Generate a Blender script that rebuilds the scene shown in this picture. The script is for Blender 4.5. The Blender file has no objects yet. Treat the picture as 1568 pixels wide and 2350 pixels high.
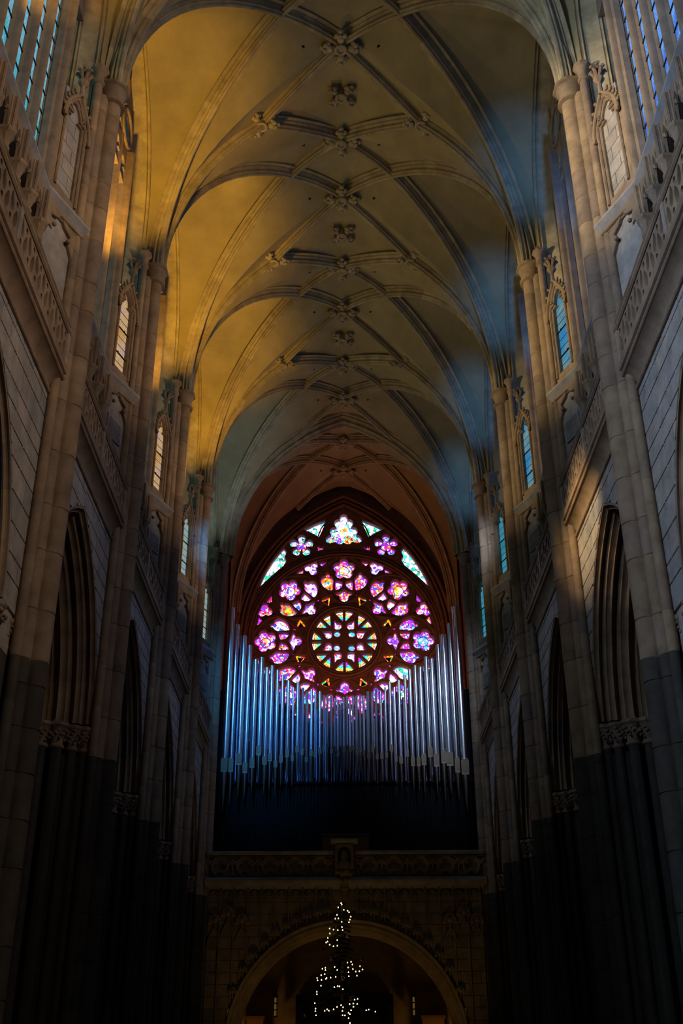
import bpy, bmesh, math, random
from mathutils import Vector, Matrix
random.seed(7)
sc = bpy.context.scene
COL = sc.collection
pi = math.pi

# ------------------------------------------------------------------ camera
F_PX, TH, PS, RO = 2489.4, 0.4916, -0.0022, -0.0049
cam_d = bpy.data.cameras.new('camera')
cam = bpy.data.objects.new('camera', cam_d)
COL.objects.link(cam)
fw = Vector((math.sin(PS)*math.cos(TH), math.cos(PS)*math.cos(TH), math.sin(TH)))
rt = Vector((math.cos(PS), -math.sin(PS), 0))
up = rt.cross(fw)
r2 = rt*math.cos(RO) + up*math.sin(RO)
u2 = -rt*math.sin(RO) + up*math.cos(RO)
CAMLOC = Vector((0, 0, 1.7))
m = Matrix.Identity(4)
for i in range(3):
    m[i][0], m[i][1], m[i][2], m[i][3] = r2[i], u2[i], -fw[i], CAMLOC[i]
cam.matrix_world = m
cam_d.sensor_fit = 'VERTICAL'
cam_d.sensor_height = 36.0
cam_d.sensor_width = 24.0
cam_d.lens = F_PX/2350*36.0
cam_d.clip_end = 300
sc.camera = cam

# ------------------------------------------------------------------ world, exposure
w = bpy.data.worlds.new('world'); sc.world = w
w.use_nodes = True
w.node_tree.nodes['Background'].inputs[0].default_value = (0.5, 0.62, 0.8, 1)
w.node_tree.nodes['Background'].inputs[1].default_value = 0.004
vs = sc.view_settings
vs.view_transform = 'Standard'; vs.look = 'None'; vs.gamma = 1.0
vs.use_curve_mapping = False
vs.exposure = 0.0

# ------------------------------------------------------------------ lights (unseen lamps added inside the church)
def aim(o, loc, tgt):
    o.location = loc
    o.rotation_euler = (Vector(tgt)-Vector(loc)).to_track_quat('-Z', 'Y').to_euler()
def spot(loc, tgt, col, power, angle, blend=1.0, rad=0.35):
    d = bpy.data.lights.new('window_daylight', 'SPOT')  # unseen spot lamp added for its light, no fitting modelled
    d.color = col; d.energy = power; d.spot_size = math.radians(angle)
    d.spot_blend = blend; d.shadow_soft_size = rad
    o = bpy.data.objects.new('window_daylight', d); COL.objects.link(o); aim(o, loc, tgt)
    return o
def area(loc, tgt, col, power, sx, sy, spread=180):
    d = bpy.data.lights.new('transept_daylight', 'AREA')  # added fill lamp out of view, no window modelled
    d.shape = 'RECTANGLE'; d.size = sx; d.size_y = sy
    d.color = col; d.energy = power; d.spread = math.radians(spread)
    o = bpy.data.objects.new('transept_daylight', d); COL.objects.link(o); aim(o, loc, tgt)
    return o
L = 7.15
PY = [11.2, 20.2, 27.35, 34.5, 41.65, 48.8, 56.2]     # pier lines, the last is the west wall
MID = [(PY[i]+PY[i+1])/2 for i in range(6)]
AMB = (1.0, 0.54, 0.065); WARM = (1.0, 0.76, 0.40); BLUE = (0.10, 0.33, 1.0); COOL = (0.55, 0.75, 1.0)
# warm light rising from the left-hand window sills over jambs and vault
for b, pw, col in ((0, 1200, AMB), (1, 3600, AMB), (2, 4200, AMB), (3, 3600, AMB), (4, 900, COOL)):
    spot((-6.28, MID[b]-0.6, 21.6), (-6.45, MID[b]+2.1, 30.5), col, pw, 52, 0.75, 0.25)
# blue light from the right-hand sills, low on the lunettes
for b, pw in ((1, 1900), (2, 2000), (3, 2000), (4, 1900)):
    spot((6.55, MID[b]-1.2, 21.4), (6.2, MID[b]+2.6, 28.6), BLUE, pw, 25, 1.0, 0.25)
# unseen spots added as soft warm fill in the upper nave
for b, pw in ((1, 620), (2, 620), (3, 520), (4, 340)):
    spot((-6.4, MID[b], 21.4), (2.5, MID[b], 32.5), (1.0, 0.66, 0.20), pw, 90, 1.0, 0.3)
# warm light crossing the nave on to the right-hand piers and wall
for b, pw in ((0, 9000), (1, 7000), (2, 4000), (3, 1400)):
    spot((-6.5, MID[b]-0.4, 21.2), (6.1, PY[b+1]-0.5, 22.8), WARM, pw, 36, 1.0, 0.2)
spot((-6.5, MID[0]+1.0, 21.0), (6.3, 25.4, 15.0), (1.0, 0.70, 0.34), 20000, 12.5, 1.0, 0.2)
for b, pw in ((0, 1500), (1, 2600), (2, 2600), (3, 2200)):  # unseen spots added to warm the left-hand piers
    spot((6.5, MID[b]-0.4, 21.2), (-6.1, PY[b+1]-0.4, 22.6), (1.0, 0.68, 0.36), pw, 38, 1.0, 0.2)
# unseen cool spots added to light the spandrels of the farther bays
for b, pr, pl in ((1, 500, 380), (2, 900, 700), (3, 1000, 800), (4, 900, 700)):
    spot((-6.4, MID[b]-2.0, 21.0), (6.45, MID[b]+1.0, 13.2), (0.50, 0.66, 1.0), pr, 36, 1.0, 0.5)
    spot((6.4, MID[b]-2.0, 21.0), (-6.45, MID[b]+1.0, 13.2), (0.46, 0.60, 1.0), pl, 36, 1.0, 0.5)
# unseen cool spots added high in the nave to brighten the organ
spot((-5.2, 38.0, 24.0), (-3.9, 50.6, 17.5), (0.06, 0.36, 1.0), 6800, 34, 1.0, 1.0)
spot((5.2, 38.0, 24.0), (4.5, 50.6, 17.5), (0.50, 0.66, 1.0), 3500, 34, 1.0, 1.0)
# red and orange spots added out of sight behind the organ pipes
for x, pw, col in ((-4.6, 140, (1, .22, .08)), (4.8, 380, (1, .34, .05))):
    spot((x, 53.4, 17.4), (x*0.8, 53.6, 30), col, pw, 120, 1.0, 0.1)
for x in (-3.2, 3.2):
    spot((x, 52.9, 18.0), (x*.2, 56.2, 25), (1.0, .26, .12), 260, 130, 1.0, 0.1)
# unseen uplights added near the floor to light the organ gallery
for x in (-3.4, 3.4):
    spot((x, 45.2, 0.5), (x*0.8, 48.6, 9.2), (1.0, 0.62, 0.18), 120, 80, 1.0, 0.2)
# unseen area lamps added either side of the crossing, standing in for transept windows
area((-17, 3, 22), (5, 25, 19), (0.56, 0.72, 1.0), 2000, 7, 14, 95)
area((17, 3, 23), (-5, 26, 19), (1.0, 0.74, 0.52), 1050, 7, 14, 95)

# ------------------------------------------------------------------ materials
def new_mat(name):
    mt = bpy.data.materials.new(name); mt.use_nodes = True
    nt = mt.node_tree; nt.nodes.clear()
    out = nt.nodes.new('ShaderNodeOutputMaterial')
    return mt, nt, out
def ramp(nt, stops, interp='LINEAR'):
    n = nt.nodes.new('ShaderNodeValToRGB'); n.color_ramp.interpolation = interp
    e = n.color_ramp.elements
    while len(e) < len(stops): e.new(0.5)
    for i, (p, c) in enumerate(stops):
        e[i].position = p; e[i].color = (c[0], c[1], c[2], 1)
    return n
def stone_mat(name, tints, rough=0.85, nscale=2.2, bump=0.25, vary=0.35, spec=0.25):
    mt, nt, out = new_mat(name)
    N = nt.nodes.new; K = nt.links.new
    oi = N('ShaderNodeObjectInfo')
    r = ramp(nt, [(i/max(1, len(tints)-1), c) for i, c in enumerate(tints)])
    K(oi.outputs['Random'], r.inputs[0])
    tc = N('ShaderNodeTexCoord')
    geo = N('ShaderNodeNewGeometry')
    n1 = N('ShaderNodeTexNoise'); n1.inputs['Scale'].default_value = nscale
    n1.inputs['Detail'].default_value = 6; n1.inputs['Roughness'].default_value = 0.65
    K(geo.outputs['Position'], n1.inputs['Vector'])
    n2 = N('ShaderNodeTexNoise'); n2.inputs['Scale'].default_value = 38
    n2.inputs['Detail'].default_value = 3
    K(geo.outputs['Position'], n2.inputs['Vector'])
    mr = N('ShaderNodeMapRange'); mr.inputs[1].default_value = 0.3; mr.inputs[2].default_value = 0.7
    mr.inputs[3].default_value = 1-vary; mr.inputs[4].default_value = 1+vary*0.6
    K(n1.outputs['Fac'], mr.inputs[0])
    mx = N('ShaderNodeMix'); mx.data_type = 'RGBA'; mx.blend_type = 'MULTIPLY'
    mx.inputs[0].default_value = 1.0
    K(r.outputs[0], mx.inputs[6]); K(mr.outputs[0], mx.inputs[7])
    bs = N('ShaderNodeBsdfPrincipled')
    bs.inputs['Roughness'].default_value = rough
    bs.inputs['Specular IOR Level'].default_value = spec
    K(mx.outputs[2], bs.inputs['Base Color'])
    ad = N('ShaderNodeMath'); ad.operation = 'MULTIPLY_ADD'; ad.inputs[1].default_value = 0.35
    K(n2.outputs['Fac'], ad.inputs[0]); K(n1.outputs['Fac'], ad.inputs[2])
    bp = N('ShaderNodeBump'); bp.inputs['Strength'].default_value = bump
    bp.inputs['Distance'].default_value = 0.04
    K(ad.outputs[0], bp.inputs['Height']); K(bp.outputs[0], bs.inputs['Normal'])
    K(bs.outputs[0], out.inputs[0])
    return mt
def plain_mat(name, col, rough=0.6, metal=0.0, spec=0.4, emit=None, estr=0.0):
    mt, nt, out = new_mat(name)
    bs = nt.nodes.new('ShaderNodeBsdfPrincipled')
    n = nt.nodes.new('ShaderNodeTexNoise'); n.inputs['Scale'].default_value = 6
    mr = nt.nodes.new('ShaderNodeMapRange'); mr.inputs[3].default_value = 0.8; mr.inputs[4].default_value = 1.15
    mx = nt.nodes.new('ShaderNodeMix'); mx.data_type = 'RGBA'; mx.blend_type = 'MULTIPLY'; mx.inputs[0].default_value = 1
    mx.inputs[6].default_value = (*col, 1)
    nt.links.new(n.outputs['Fac'], mr.inputs[0]); nt.links.new(mr.outputs[0], mx.inputs[7])
    nt.links.new(mx.outputs[2], bs.inputs['Base Color'])
    bs.inputs['Roughness'].default_value = rough; bs.inputs['Metallic'].default_value = metal
    bs.inputs['Specular IOR Level'].default_value = spec
    if emit:
        bs.inputs['Emission Color'].default_value = (*emit, 1); bs.inputs['Emission Strength'].default_value = estr
    nt.links.new(bs.outputs[0], out.inputs[0])
    return mt
STONE = stone_mat('sandstone', [(.30, .25, .19), (.36, .27, .20), (.26, .235, .205), (.40, .32, .22), (.31, .235, .19)])
SHAFT = stone_mat('shaft_sandstone', [(.25, .175, .11), (.31, .22, .135), (.21, .155, .115), (.28, .19, .125)])
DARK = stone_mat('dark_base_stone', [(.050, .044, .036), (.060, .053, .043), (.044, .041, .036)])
ASHLAR = stone_mat('grey_ashlar', [(.27, .26, .25), (.33, .30, .27), (.30, .26, .235), (.36, .32, .28), (.25, .245, .245)])
RIB = stone_mat('rib_stone', [(.36, .295, .165), (.42, .345, .20), (.33, .255, .15), (.45, .37, .22)])
PLASTER = stone_mat('vault_plaster', [(.34, .275, .14), (.37, .30, .155)], nscale=0.9, bump=0.12, vary=0.22)
LOFT = stone_mat('loft_stone', [(.25, .18, .10), (.29, .21, .115), (.22, .165, .10)])
WEST = stone_mat('west_stone', [(.22, .12, .085), (.26, .145, .10), (.20, .115, .085)])  # reddish glow of the rose window put into the stone colour
MORTAR = stone_mat('joint_mortar', [(.10, .09, .08), (.12, .105, .09)])
SLATE = stone_mat('sill_stone', [(.28, .27, .27), (.32, .30, .29)], bump=0.1)
BLACK = plain_mat('black_organ_case', (.012, .012, .013), 0.75, spec=0.1)
IRON = plain_mat('wrought_iron', (.015, .014, .013), 0.6, 0.6)
LEAD = plain_mat('window_lead', (.012, .012, .014), 0.7)
HOLE = plain_mat('vault_hole', (.006, .005, .004), 0.9)
WOOD = plain_mat('brown_wood', (.16, .075, .025), 0.5)
BRONZE = plain_mat('bronze_door', (.02, .018, .014), 0.5, 0.4)
FIR = plain_mat('fir_needles', (.008, .014, .006), 0.8)
GOLDO = plain_mat('gold_ornament', (.35, .2, .1), 0.3, 0.5)
REDO = plain_mat('red_ornament', (.25, .08, .08), 0.3, 0.3)
SILV = plain_mat('silver_ornament', (.3, .32, .36), 0.3, 0.6)
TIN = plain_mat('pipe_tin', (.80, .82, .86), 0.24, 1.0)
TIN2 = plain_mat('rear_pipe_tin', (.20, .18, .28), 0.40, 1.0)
FOOT = plain_mat('pipe_foot_metal', (.36, .29, .23), 0.34, 1.0)  # warm light on the feet put into the metal colour
MOUTH = plain_mat('pipe_mouth_metal', (.30, .22, .14), 0.5, 0.35)  # golden reflection in the mouths put into the colour
def emit_mat(name, col, st):
    mt, nt, out = new_mat(name)
    e = nt.nodes.new('ShaderNodeEmission'); e.inputs[0].default_value = (*col, 1); e.inputs[1].default_value = st
    nt.links.new(e.outputs[0], out.inputs[0]); return mt
BULB = emit_mat('fairy_light', (1.0, 0.72, 0.30), 9.0)
LAMPG = emit_mat('lantern_glow', (1.0, 0.55, 0.12), 0.12)
def glass_mat(name, stops, scale, strength, lead=0.035, rad=False, coord='Object', seed=0.0):
    """leaded stained glass lit from outside: small cells of colour between dark leads"""
    mt, nt, out = new_mat(name); N = nt.nodes.new; K = nt.links.new
    tc = N('ShaderNodeTexCoord')
    mp = N('ShaderNodeMapping'); mp.inputs['Location'].default_value = (seed, seed*1.7, seed*0.6)
    K(tc.outputs[coord], mp.inputs[0])
    v = N('ShaderNodeTexVoronoi'); v.inputs['Scale'].default_value = scale
    K(mp.outputs[0], v.inputs['Vector'])
    v2 = N('ShaderNodeTexVoronoi'); v2.feature = 'DISTANCE_TO_EDGE'; v2.inputs['Scale'].default_value = scale
    K(mp.outputs[0], v2.inputs['Vector'])
    sp = N('ShaderNodeSeparateColor'); K(v.outputs['Color'], sp.inputs[0])
    r = ramp(nt, stops, 'CONSTANT')
    if rad:                       # bands of colour counted outwards from the centre of the rose
        sx = N('ShaderNodeVectorMath'); sx.operation = 'LENGTH'
        sub = N('ShaderNodeVectorMath'); sub.operation = 'SUBTRACT'; sub.inputs[1].default_value = rad[:3]
        K(tc.outputs[coord], sub.inputs[0]); K(sub.outputs[0], sx.inputs[0])
        mr = N('ShaderNodeMapRange'); mr.inputs[1].default_value = rad[3]; mr.inputs[2].default_value = rad[4]
        K(sx.outputs['Value'], mr.inputs[0])
        ad = N('ShaderNodeMath'); ad.operation = 'MULTIPLY_ADD'; ad.inputs[1].default_value = 0.22
        ad.use_clamp = True
        s2 = N('ShaderNodeMath'); s2.operation = 'SUBTRACT'; s2.inputs[1].default_value = 0.11
        K(mr.outputs[0], s2.inputs[0])
        K(sp.outputs[0], ad.inputs[0]); K(s2.outputs[0], ad.inputs[2]); K(ad.outputs[0], r.inputs[0])
    else:
        K(sp.outputs[0], r.inputs[0])
    gt = N('ShaderNodeMath'); gt.operation = 'GREATER_THAN'; gt.inputs[1].default_value = lead
    K(v2.outputs['Distance'], gt.inputs[0])
    mr2 = N('ShaderNodeMapRange'); mr2.inputs[3].default_value = 0.6*strength; mr2.inputs[4].default_value = 1.3*strength
    K(sp.outputs[1], mr2.inputs[0])
    ml = N('ShaderNodeMath'); ml.operation = 'MULTIPLY'; K(gt.outputs[0], ml.inputs[0]); K(mr2.outputs[0], ml.inputs[1])
    e = N('ShaderNodeEmission'); K(r.outputs[0], e.inputs[0]); K(ml.outputs[0], e.inputs[1])
    K(e.outputs[0], out.inputs[0]); return mt
W_ = (1, .86, .98); MG = (.75, .02, .55); PU = (.25, .03, .80); BL = (.03, .10, .85); RE = (.85, .02, .05); OR = (1, .28, .01)
YE = (1, .75, .05); CY = (.05, .65, .85); GR = (.02, .50, .22); PK = (1, .35, .75); LV = (.55, .40, 1)
G_VIO = glass_mat('glass_violet', [(0, PU), (.16, W_), (.30, MG), (.45, LV), (.58, RE), (.68, BL), (.78, PK), (.88, OR), (.95, W_)], 9, 2.3)
G_MAG = glass_mat('glass_magenta', [(0, MG), (.18, RE), (.32, W_), (.44, PU), (.56, OR), (.66, BL), (.76, PK), (.86, YE), (.93, W_)], 9, 2.3, seed=3)
G_BLU = glass_mat('glass_blue_violet', [(0, BL), (.16, LV), (.32, PU), (.48, W_), (.60, MG), (.72, CY), (.82, PU), (.92, PK)], 10, 2.1, seed=5)
G_WHT = glass_mat('glass_pale', [(0, W_), (.40, LV), (.52, PU), (.62, W_), (.78, PK), (.86, BL), (.93, W_)], 7, 2.4, seed=8)
G_TOP = glass_mat('glass_pale_green', [(0, W_), (.34, CY), (.48, GR), (.60, W_), (.76, LV), (.86, GR), (.93, W_)], 6, 2.2, seed=11)
G_SUN = glass_mat('glass_sunburst', [(0, W_), (.3, YE), (.5, W_), (.62, OR), (.74, PK), (.86, W_)], 9, 2.2, seed=2)
G_GLD = glass_mat('glass_gold', [(0, OR), (.3, YE), (.5, W_), (.64, RE), (.76, OR), (.88, CY)], 8, 1.7, seed=13)
G_TRI = glass_mat('glass_orange_edge', [(0, OR), (.35, RE), (.55, YE), (.75, OR), (.9, GR)], 9, 2.0, seed=4)
G_TIN = glass_mat('glass_small_magenta', [(0, MG), (.5, RE), (.8, PU)], 9, 1.6, seed=6)
G_BOR = glass_mat('glass_border', [(0, PU), (.22, RE), (.40, MG), (.58, OR), (.70, PU), (.85, (.5, .0, .35))], 17, 1.5, lead=0.02, seed=15)
G_BOC = glass_mat('glass_pale_border', [(0, LV), (.3, (.2, .25, 1)), (.5, CY), (.7, PU), (.85, LV)], 17, 1.5, lead=0.02, seed=16)
G_RIM = glass_mat('glass_rainbow_rim', [(0, PU), (.12, MG), (.28, BL), (.36, CY), (.55, GR), (.64, YE), (.73, OR), (.80, RE), (.86, W_)], 11, 2.2, lead=0.02, rad=(0, .61, 0, 1.15, 1.8))
G_FLAG = glass_mat('glass_white_banner', [(0, CY), (.12, W_), (.36, RE), (.46, W_), (.68, LV), (.78, W_)], 12, 2.1, seed=7)
G_RND = glass_mat('glass_sky_round', [(0, CY), (.4, W_), (.7, LV)], 9, 1.7, seed=9)
def quarry_mat(name, c1, c2, c3, strength):
    """pale leaded quarries lit by the sky, tone drifting over the pane"""
    mt, nt, out = new_mat(name); N = nt.nodes.new; K = nt.links.new
    tc = N('ShaderNodeTexCoord')
    n = N('ShaderNodeTexNoise'); n.inputs['Scale'].default_value = 1.3; n.inputs['Detail'].default_value = 2
    K(tc.outputs['Object'], n.inputs['Vector'])
    r = ramp(nt, [(.34, c1), (.5, c2), (.66, c3)])
    K(n.outputs['Fac'], r.inputs[0])
    mp = N('ShaderNodeMapping'); mp.inputs['Rotation'].default_value = (pi/2, 0, 0)
    K(tc.outputs['Object'], mp.inputs[0])
    b = N('ShaderNodeTexBrick'); b.offset = 0.5
    b.inputs['Scale'].default_value = 7; b.inputs['Brick Width'].default_value = 0.62
    b.inputs['Row Height'].default_value = 0.62; b.inputs['Mortar Size'].default_value = 0.025
    b.inputs['Color1'].default_value = (1, 1, 1, 1); b.inputs['Color2'].default_value = (.86, .9, .95, 1)
    b.inputs['Mortar'].default_value = (.18, .18, .2, 1)
    K(mp.outputs[0], b.inputs['Vector'])
    mx = N('ShaderNodeMix'); mx.data_type = 'RGBA'; mx.blend_type = 'MULTIPLY'; mx.inputs[0].default_value = 1
    K(r.outputs[0], mx.inputs[6]); K(b.outputs['Color'], mx.inputs[7])
    e = N('ShaderNodeEmission'); e.inputs[1].default_value = strength
    K(mx.outputs[2], e.inputs[0]); K(e.outputs[0], out.inputs[0]); return mt
Q_BLUE = quarry_mat('quarry_blue', (.05, .30, .62), (.12, .36, .50), (.30, .42, .40), 0.75)
Q_TEAL = quarry_mat('quarry_teal', (.03, .30, .42), (.06, .36, .46), (.10, .30, .55), 0.75)
Q_GOLD = quarry_mat('quarry_gold', (.62, .30, .08), (.72, .46, .22), (.62, .40, .42), 0.85)
Q_PALE = quarry_mat('quarry_pale', (.45, .48, .30), (.36, .52, .52), (.50, .50, .40), 0.75)
Q_CYAN = quarry_mat('quarry_cyan', (.10, .55, .70), (.30, .62, .80), (.12, .50, .62), 0.8)
Q_SKY = quarry_mat('quarry_sky', (.08, .24, .85), (.22, .45, .95), (.10, .30, .90), 1.0)

# ------------------------------------------------------------------ mesh helpers
class MB:
    def __init__(s): s.v = []; s.f = []
    def add(s, vs, fs):
        o = len(s.v); s.v += [tuple(p) for p in vs]; s.f += [tuple(i+o for i in f) for f in fs]; return s
    def box(s, x0, x1, y0, y1, z0, z1):
        return s.add([(x0, y0, z0), (x1, y0, z0), (x1, y1, z0), (x0, y1, z0), (x0, y0, z1), (x1, y0, z1), (x1, y1, z1), (x0, y1, z1)],
                     [(3, 2, 1, 0), (4, 5, 6, 7), (0, 1, 5, 4), (1, 2, 6, 5), (2, 3, 7, 6), (3, 0, 4, 7)])
    def loft(s, rings, cap=True, closed=True):
        n = len(rings[0]); vs = [p for r in rings for p in r]; fs = []
        for k in range(len(rings)-1):
            for i in range(n if closed else n-1):
                j = (i+1) % n
                fs.append((k*n+i, k*n+j, (k+1)*n+j, (k+1)*n+i))
        if cap and closed:
            fs.append(tuple(range(n-1, -1, -1))); fs.append(tuple((len(rings)-1)*n+i for i in range(n)))
        return s.add(vs, fs)
    def lathe(s, cx, cy, prof, n=16, a0=0.0, a1=2*pi, cap=True):
        full = abs(a1-a0-2*pi) < 1e-6; k = n if full else n+1
        rings = [[(cx+r*math.cos(a0+(a1-a0)*i/n), cy+r*math.sin(a0+(a1-a0)*i/n), z) for i in range(k)] for r, z in prof]
        return s.loft(rings, cap, full)
    def prism(s, poly, y0, y1):            # polygon in x,z extruded along y
        return s.loft([[(p[0], y0, p[1]) for p in poly], [(p[0], y1, p[1]) for p in poly]])
    def tube(s, path, r, n=8, closed=False, taper=None):
        P = [Vector(p) for p in path]; rings = []; k = len(P)
        prev = None
        for i in range(k):
            a = P[i-1] if (i > 0 or closed) else P[i]; b = P[(i+1) % k] if (i < k-1 or closed) else P[i]
            t = (b-a).normalized()
            if prev is None:
                ref = Vector((0, 1, 0)) if abs(t.y) < 0.9 else Vector((1, 0, 0))
                u = t.cross(ref).normalized()
            else:
                u = (prev - t*prev.dot(t)).normalized()
            prev = u; v = t.cross(u)
            rr = r if taper is None else r*taper[i]
            rings.append([P[i]+u*rr*math.cos(2*pi*q/n)+v*rr*math.sin(2*pi*q/n) for q in range(n)])
        if closed: rings.append(rings[0]); return s.loft(rings, False)
        return s.loft(rings, True)
    def sweep(s, frames, prof, cap=False, closed=True):   # frames: (pos, U, V); prof: (u, v)
        return s.loft([[p+U*a+V*b for a, b in prof] for p, U, V in frames], cap, closed)
    def ball(s, c, r, sub=(8, 6), sq=(1, 1, 1)):
        nu, nv = sub; vs = [(c[0], c[1], c[2]+r*sq[2])]; fs = []
        for j in range(1, nv):
            ph = pi*j/nv
            for i in range(nu):
                a = 2*pi*i/nu
                vs.append((c[0]+r*sq[0]*math.sin(ph)*math.cos(a), c[1]+r*sq[1]*math.sin(ph)*math.sin(a), c[2]+r*sq[2]*math.cos(ph)))
        vs.append((c[0], c[1], c[2]-r*sq[2]))
        for i in range(nu): fs.append((0, 1+i, 1+(i+1) % nu))
        for j in range(nv-2):
            for i in range(nu):
                a = 1+j*nu+i; b = 1+j*nu+(i+1) % nu
                fs.append((a, a+nu, b+nu, b))
        l = len(vs)-1; o = 1+(nv-2)*nu
        for i in range(nu): fs.append((o+(i+1) % nu, o+i, l))
        return s.add(vs, fs)
    def xf(s, M):
        s.v = [tuple(M @ Vector(p)) for p in s.v]; return s
    def mesh(s, name, mat, side=1, smooth=30):
        vs, fs = s.v, s.f
        if side < 0:
            vs = [(-a, b, c) for a, b, c in vs]; fs = [tuple(reversed(f)) for f in fs]
        me = bpy.data.meshes.new(name); me.from_pydata(vs, [], fs)
        if smooth:
            me.polygons.foreach_set('use_smooth', [True]*len(me.polygons))
            try: me.set_sharp_from_angle(angle=math.radians(smooth))
            except Exception: pass
        me.materials.append(mat); me.update(); return me
def obj(name, me, parent=None, loc=(0, 0, 0), mat=None, rotz=0.0, scale=None):
    o = bpy.data.objects.new(name, me); COL.objects.link(o)
    o.location = loc
    if rotz: o.rotation_euler = (0, 0, rotz)
    if scale: o.scale = scale
    if parent: o.parent = parent
    if mat:
        o.material_slots[0].link = 'OBJECT'; o.material_slots[0].material = mat
    return o
def empty(name, loc=(0, 0, 0)):
    o = bpy.data.objects.new(name, None); COL.objects.link(o); o.location = loc; o.empty_display_size = 0.3; return o
def tag(o, label, cat, group=None, kind=None):
    o['label'] = label; o['category'] = cat
    if group: o['group'] = group
    if kind: o['kind'] = kind
    return o
CACHE = {}
def cached(key, fn, mat, side=1, smooth=30):
    k = (key, side)
    if k not in CACHE: CACHE[k] = fn().mesh(key if isinstance(key, str) else str(key[0]), mat, side, smooth)
    return CACHE[k]
from mathutils.geometry import delaunay_2d_cdt
def offset_loop(P, d):
    """loop moved outwards by d (negative = inwards)"""
    n = len(P); ar = sum(P[i][0]*P[(i+1) % n][1]-P[(i+1) % n][0]*P[i][1] for i in range(n)); sg = 1 if ar > 0 else -1
    out = []
    for i in range(n):
        a, b, c = Vector(P[i-1]), Vector(P[i]), Vector(P[(i+1) % n])
        e1 = (b-a); e2 = (c-b)
        if e1.length < 1e-9: e1 = e2
        if e2.length < 1e-9: e2 = e1
        n1 = Vector((e1.y, -e1.x)).normalized()*sg; n2 = Vector((e2.y, -e2.x)).normalized()*sg
        m_ = n1+n2
        if m_.length < .3: m_ = n1
        m_.normalize(); k = d/max(.5, m_.dot(n1))
        out.append((b.x+m_.x*k, b.y+m_.y*k))
    return out
def cdt_fill(outer, holes):
    vs = []; fs = []
    for P in [outer]+holes:
        o = len(vs); n = len(P); vs += [Vector(p) for p in P]
        ar = sum(P[i][0]*P[(i+1) % n][1]-P[(i+1) % n][0]*P[i][1] for i in range(n))
        idx = list(range(o, o+n)); fs.append(idx if ar > 0 else idx[::-1])
    r = delaunay_2d_cdt(vs, [], fs, 1, 1e-5)
    return r[0], [f for f, og in zip(r[2], r[5]) if 0 in og and len(og) == 1]
def plate(outer, holes, thick, bevel=0.0):
    """flat pierced plate in the x,z plane (y = thickness, front at -thick/2); openings chamfered in front"""
    mb = MB(); h = thick/2
    big = [offset_loop(H, bevel) for H in holes] if bevel else holes
    out_f = offset_loop(outer, -bevel) if bevel else outer
    v, f = cdt_fill(out_f, big); mb.add([(p.x, -h, p.y) for p in v], f)
    v, f = cdt_fill(outer, holes); mb.add([(p.x, h, p.y) for p in v], [tuple(reversed(t)) for t in f])
    for a_, b_ in zip([out_f]+big, [outer]+holes):
        rings = [[(x, -h, z) for x, z in a_]]
        if bevel: rings.append([(x, -h+bevel*1.3, z) for x, z in b_])
        rings.append([(x, h, z) for x, z in b_])
        mb.loft(rings, False)
    return mb
def arch2(half, zs, rise, n=14, foot=None):
    """pointed arch in (y,z): list of (y,z) from right foot over the apex to the left foot"""
    c = (rise*rise-half*half)/(2*half); R = half+c
    a1 = math.acos(c/R) if c >= 0 else pi-math.acos(-c/R)
    rp = [(-c+R*math.cos(a1*i/n), zs+R*math.sin(a1*i/n)) for i in range(n+1)]
    rp[-1] = (0.0, zs+rise)
    pts = rp+[(-y, z) for y, z in reversed(rp[:-1])]
    if foot is not None: pts = [(half, foot)]+pts+[(-half, foot)]
    return pts
def arch_frames(pts):
    """frames along a (y,z) path for right-side wall arches: U = x depth, V = outward normal"""
    fr = []; n = len(pts)
    for i in range(n):
        a = pts[max(i-1, 0)]; b = pts[min(i+1, n-1)]
        t = Vector((0, b[0]-a[0], b[1]-a[1])).normalized()
        nrm = Vector((0, t.z, -t.y))
        fr.append((Vector((0, pts[i][0], pts[i][1])), Vector((1, 0, 0)), nrm))
    return fr
def roll(cu, cv, r, a0, a1, n=6):
    return [(cu+r*math.cos(math.radians(a0+(a1-a0)*i/n)), cv+r*math.sin(math.radians(a0+(a1-a0)*i/n))) for i in range(n+1)]

SIDE = {-1: 'left', 1: 'right'}
ORD = ['nearest the camera', 'second from the camera', 'third from the camera', 'fourth from the camera', 'farthest, beside the organ']

# ------------------------------------------------------------------ floor and shell
fl = obj('floor', MB().box(-13, 13, -4, 58, -0.3, 0).mesh('floor', SLATE)); tag(fl, 'grey stone church floor below the frame', 'floor', kind='structure')
walls = {}
for s in (-1, 1):
    wl = empty('wall_'+SIDE[s], (0, 0, 0)); walls[s] = wl
    tag(wl, SIDE[s]+' nave wall of sandstone with pointed arcade, gallery and clerestory', 'wall', kind='structure')
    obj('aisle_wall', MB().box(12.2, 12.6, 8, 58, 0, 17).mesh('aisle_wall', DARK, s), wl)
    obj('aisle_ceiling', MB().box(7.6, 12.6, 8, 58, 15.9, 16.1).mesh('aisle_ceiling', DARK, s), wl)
    obj('aisle_ceiling', MB().box(7.9, 8.1, 11.0, 56.4, 15.0, 33).mesh('aisle_ceiling', MORTAR, s), wl).name = 'outer_wall'  # unseen closing wall added behind the clerestory to block light

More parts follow.
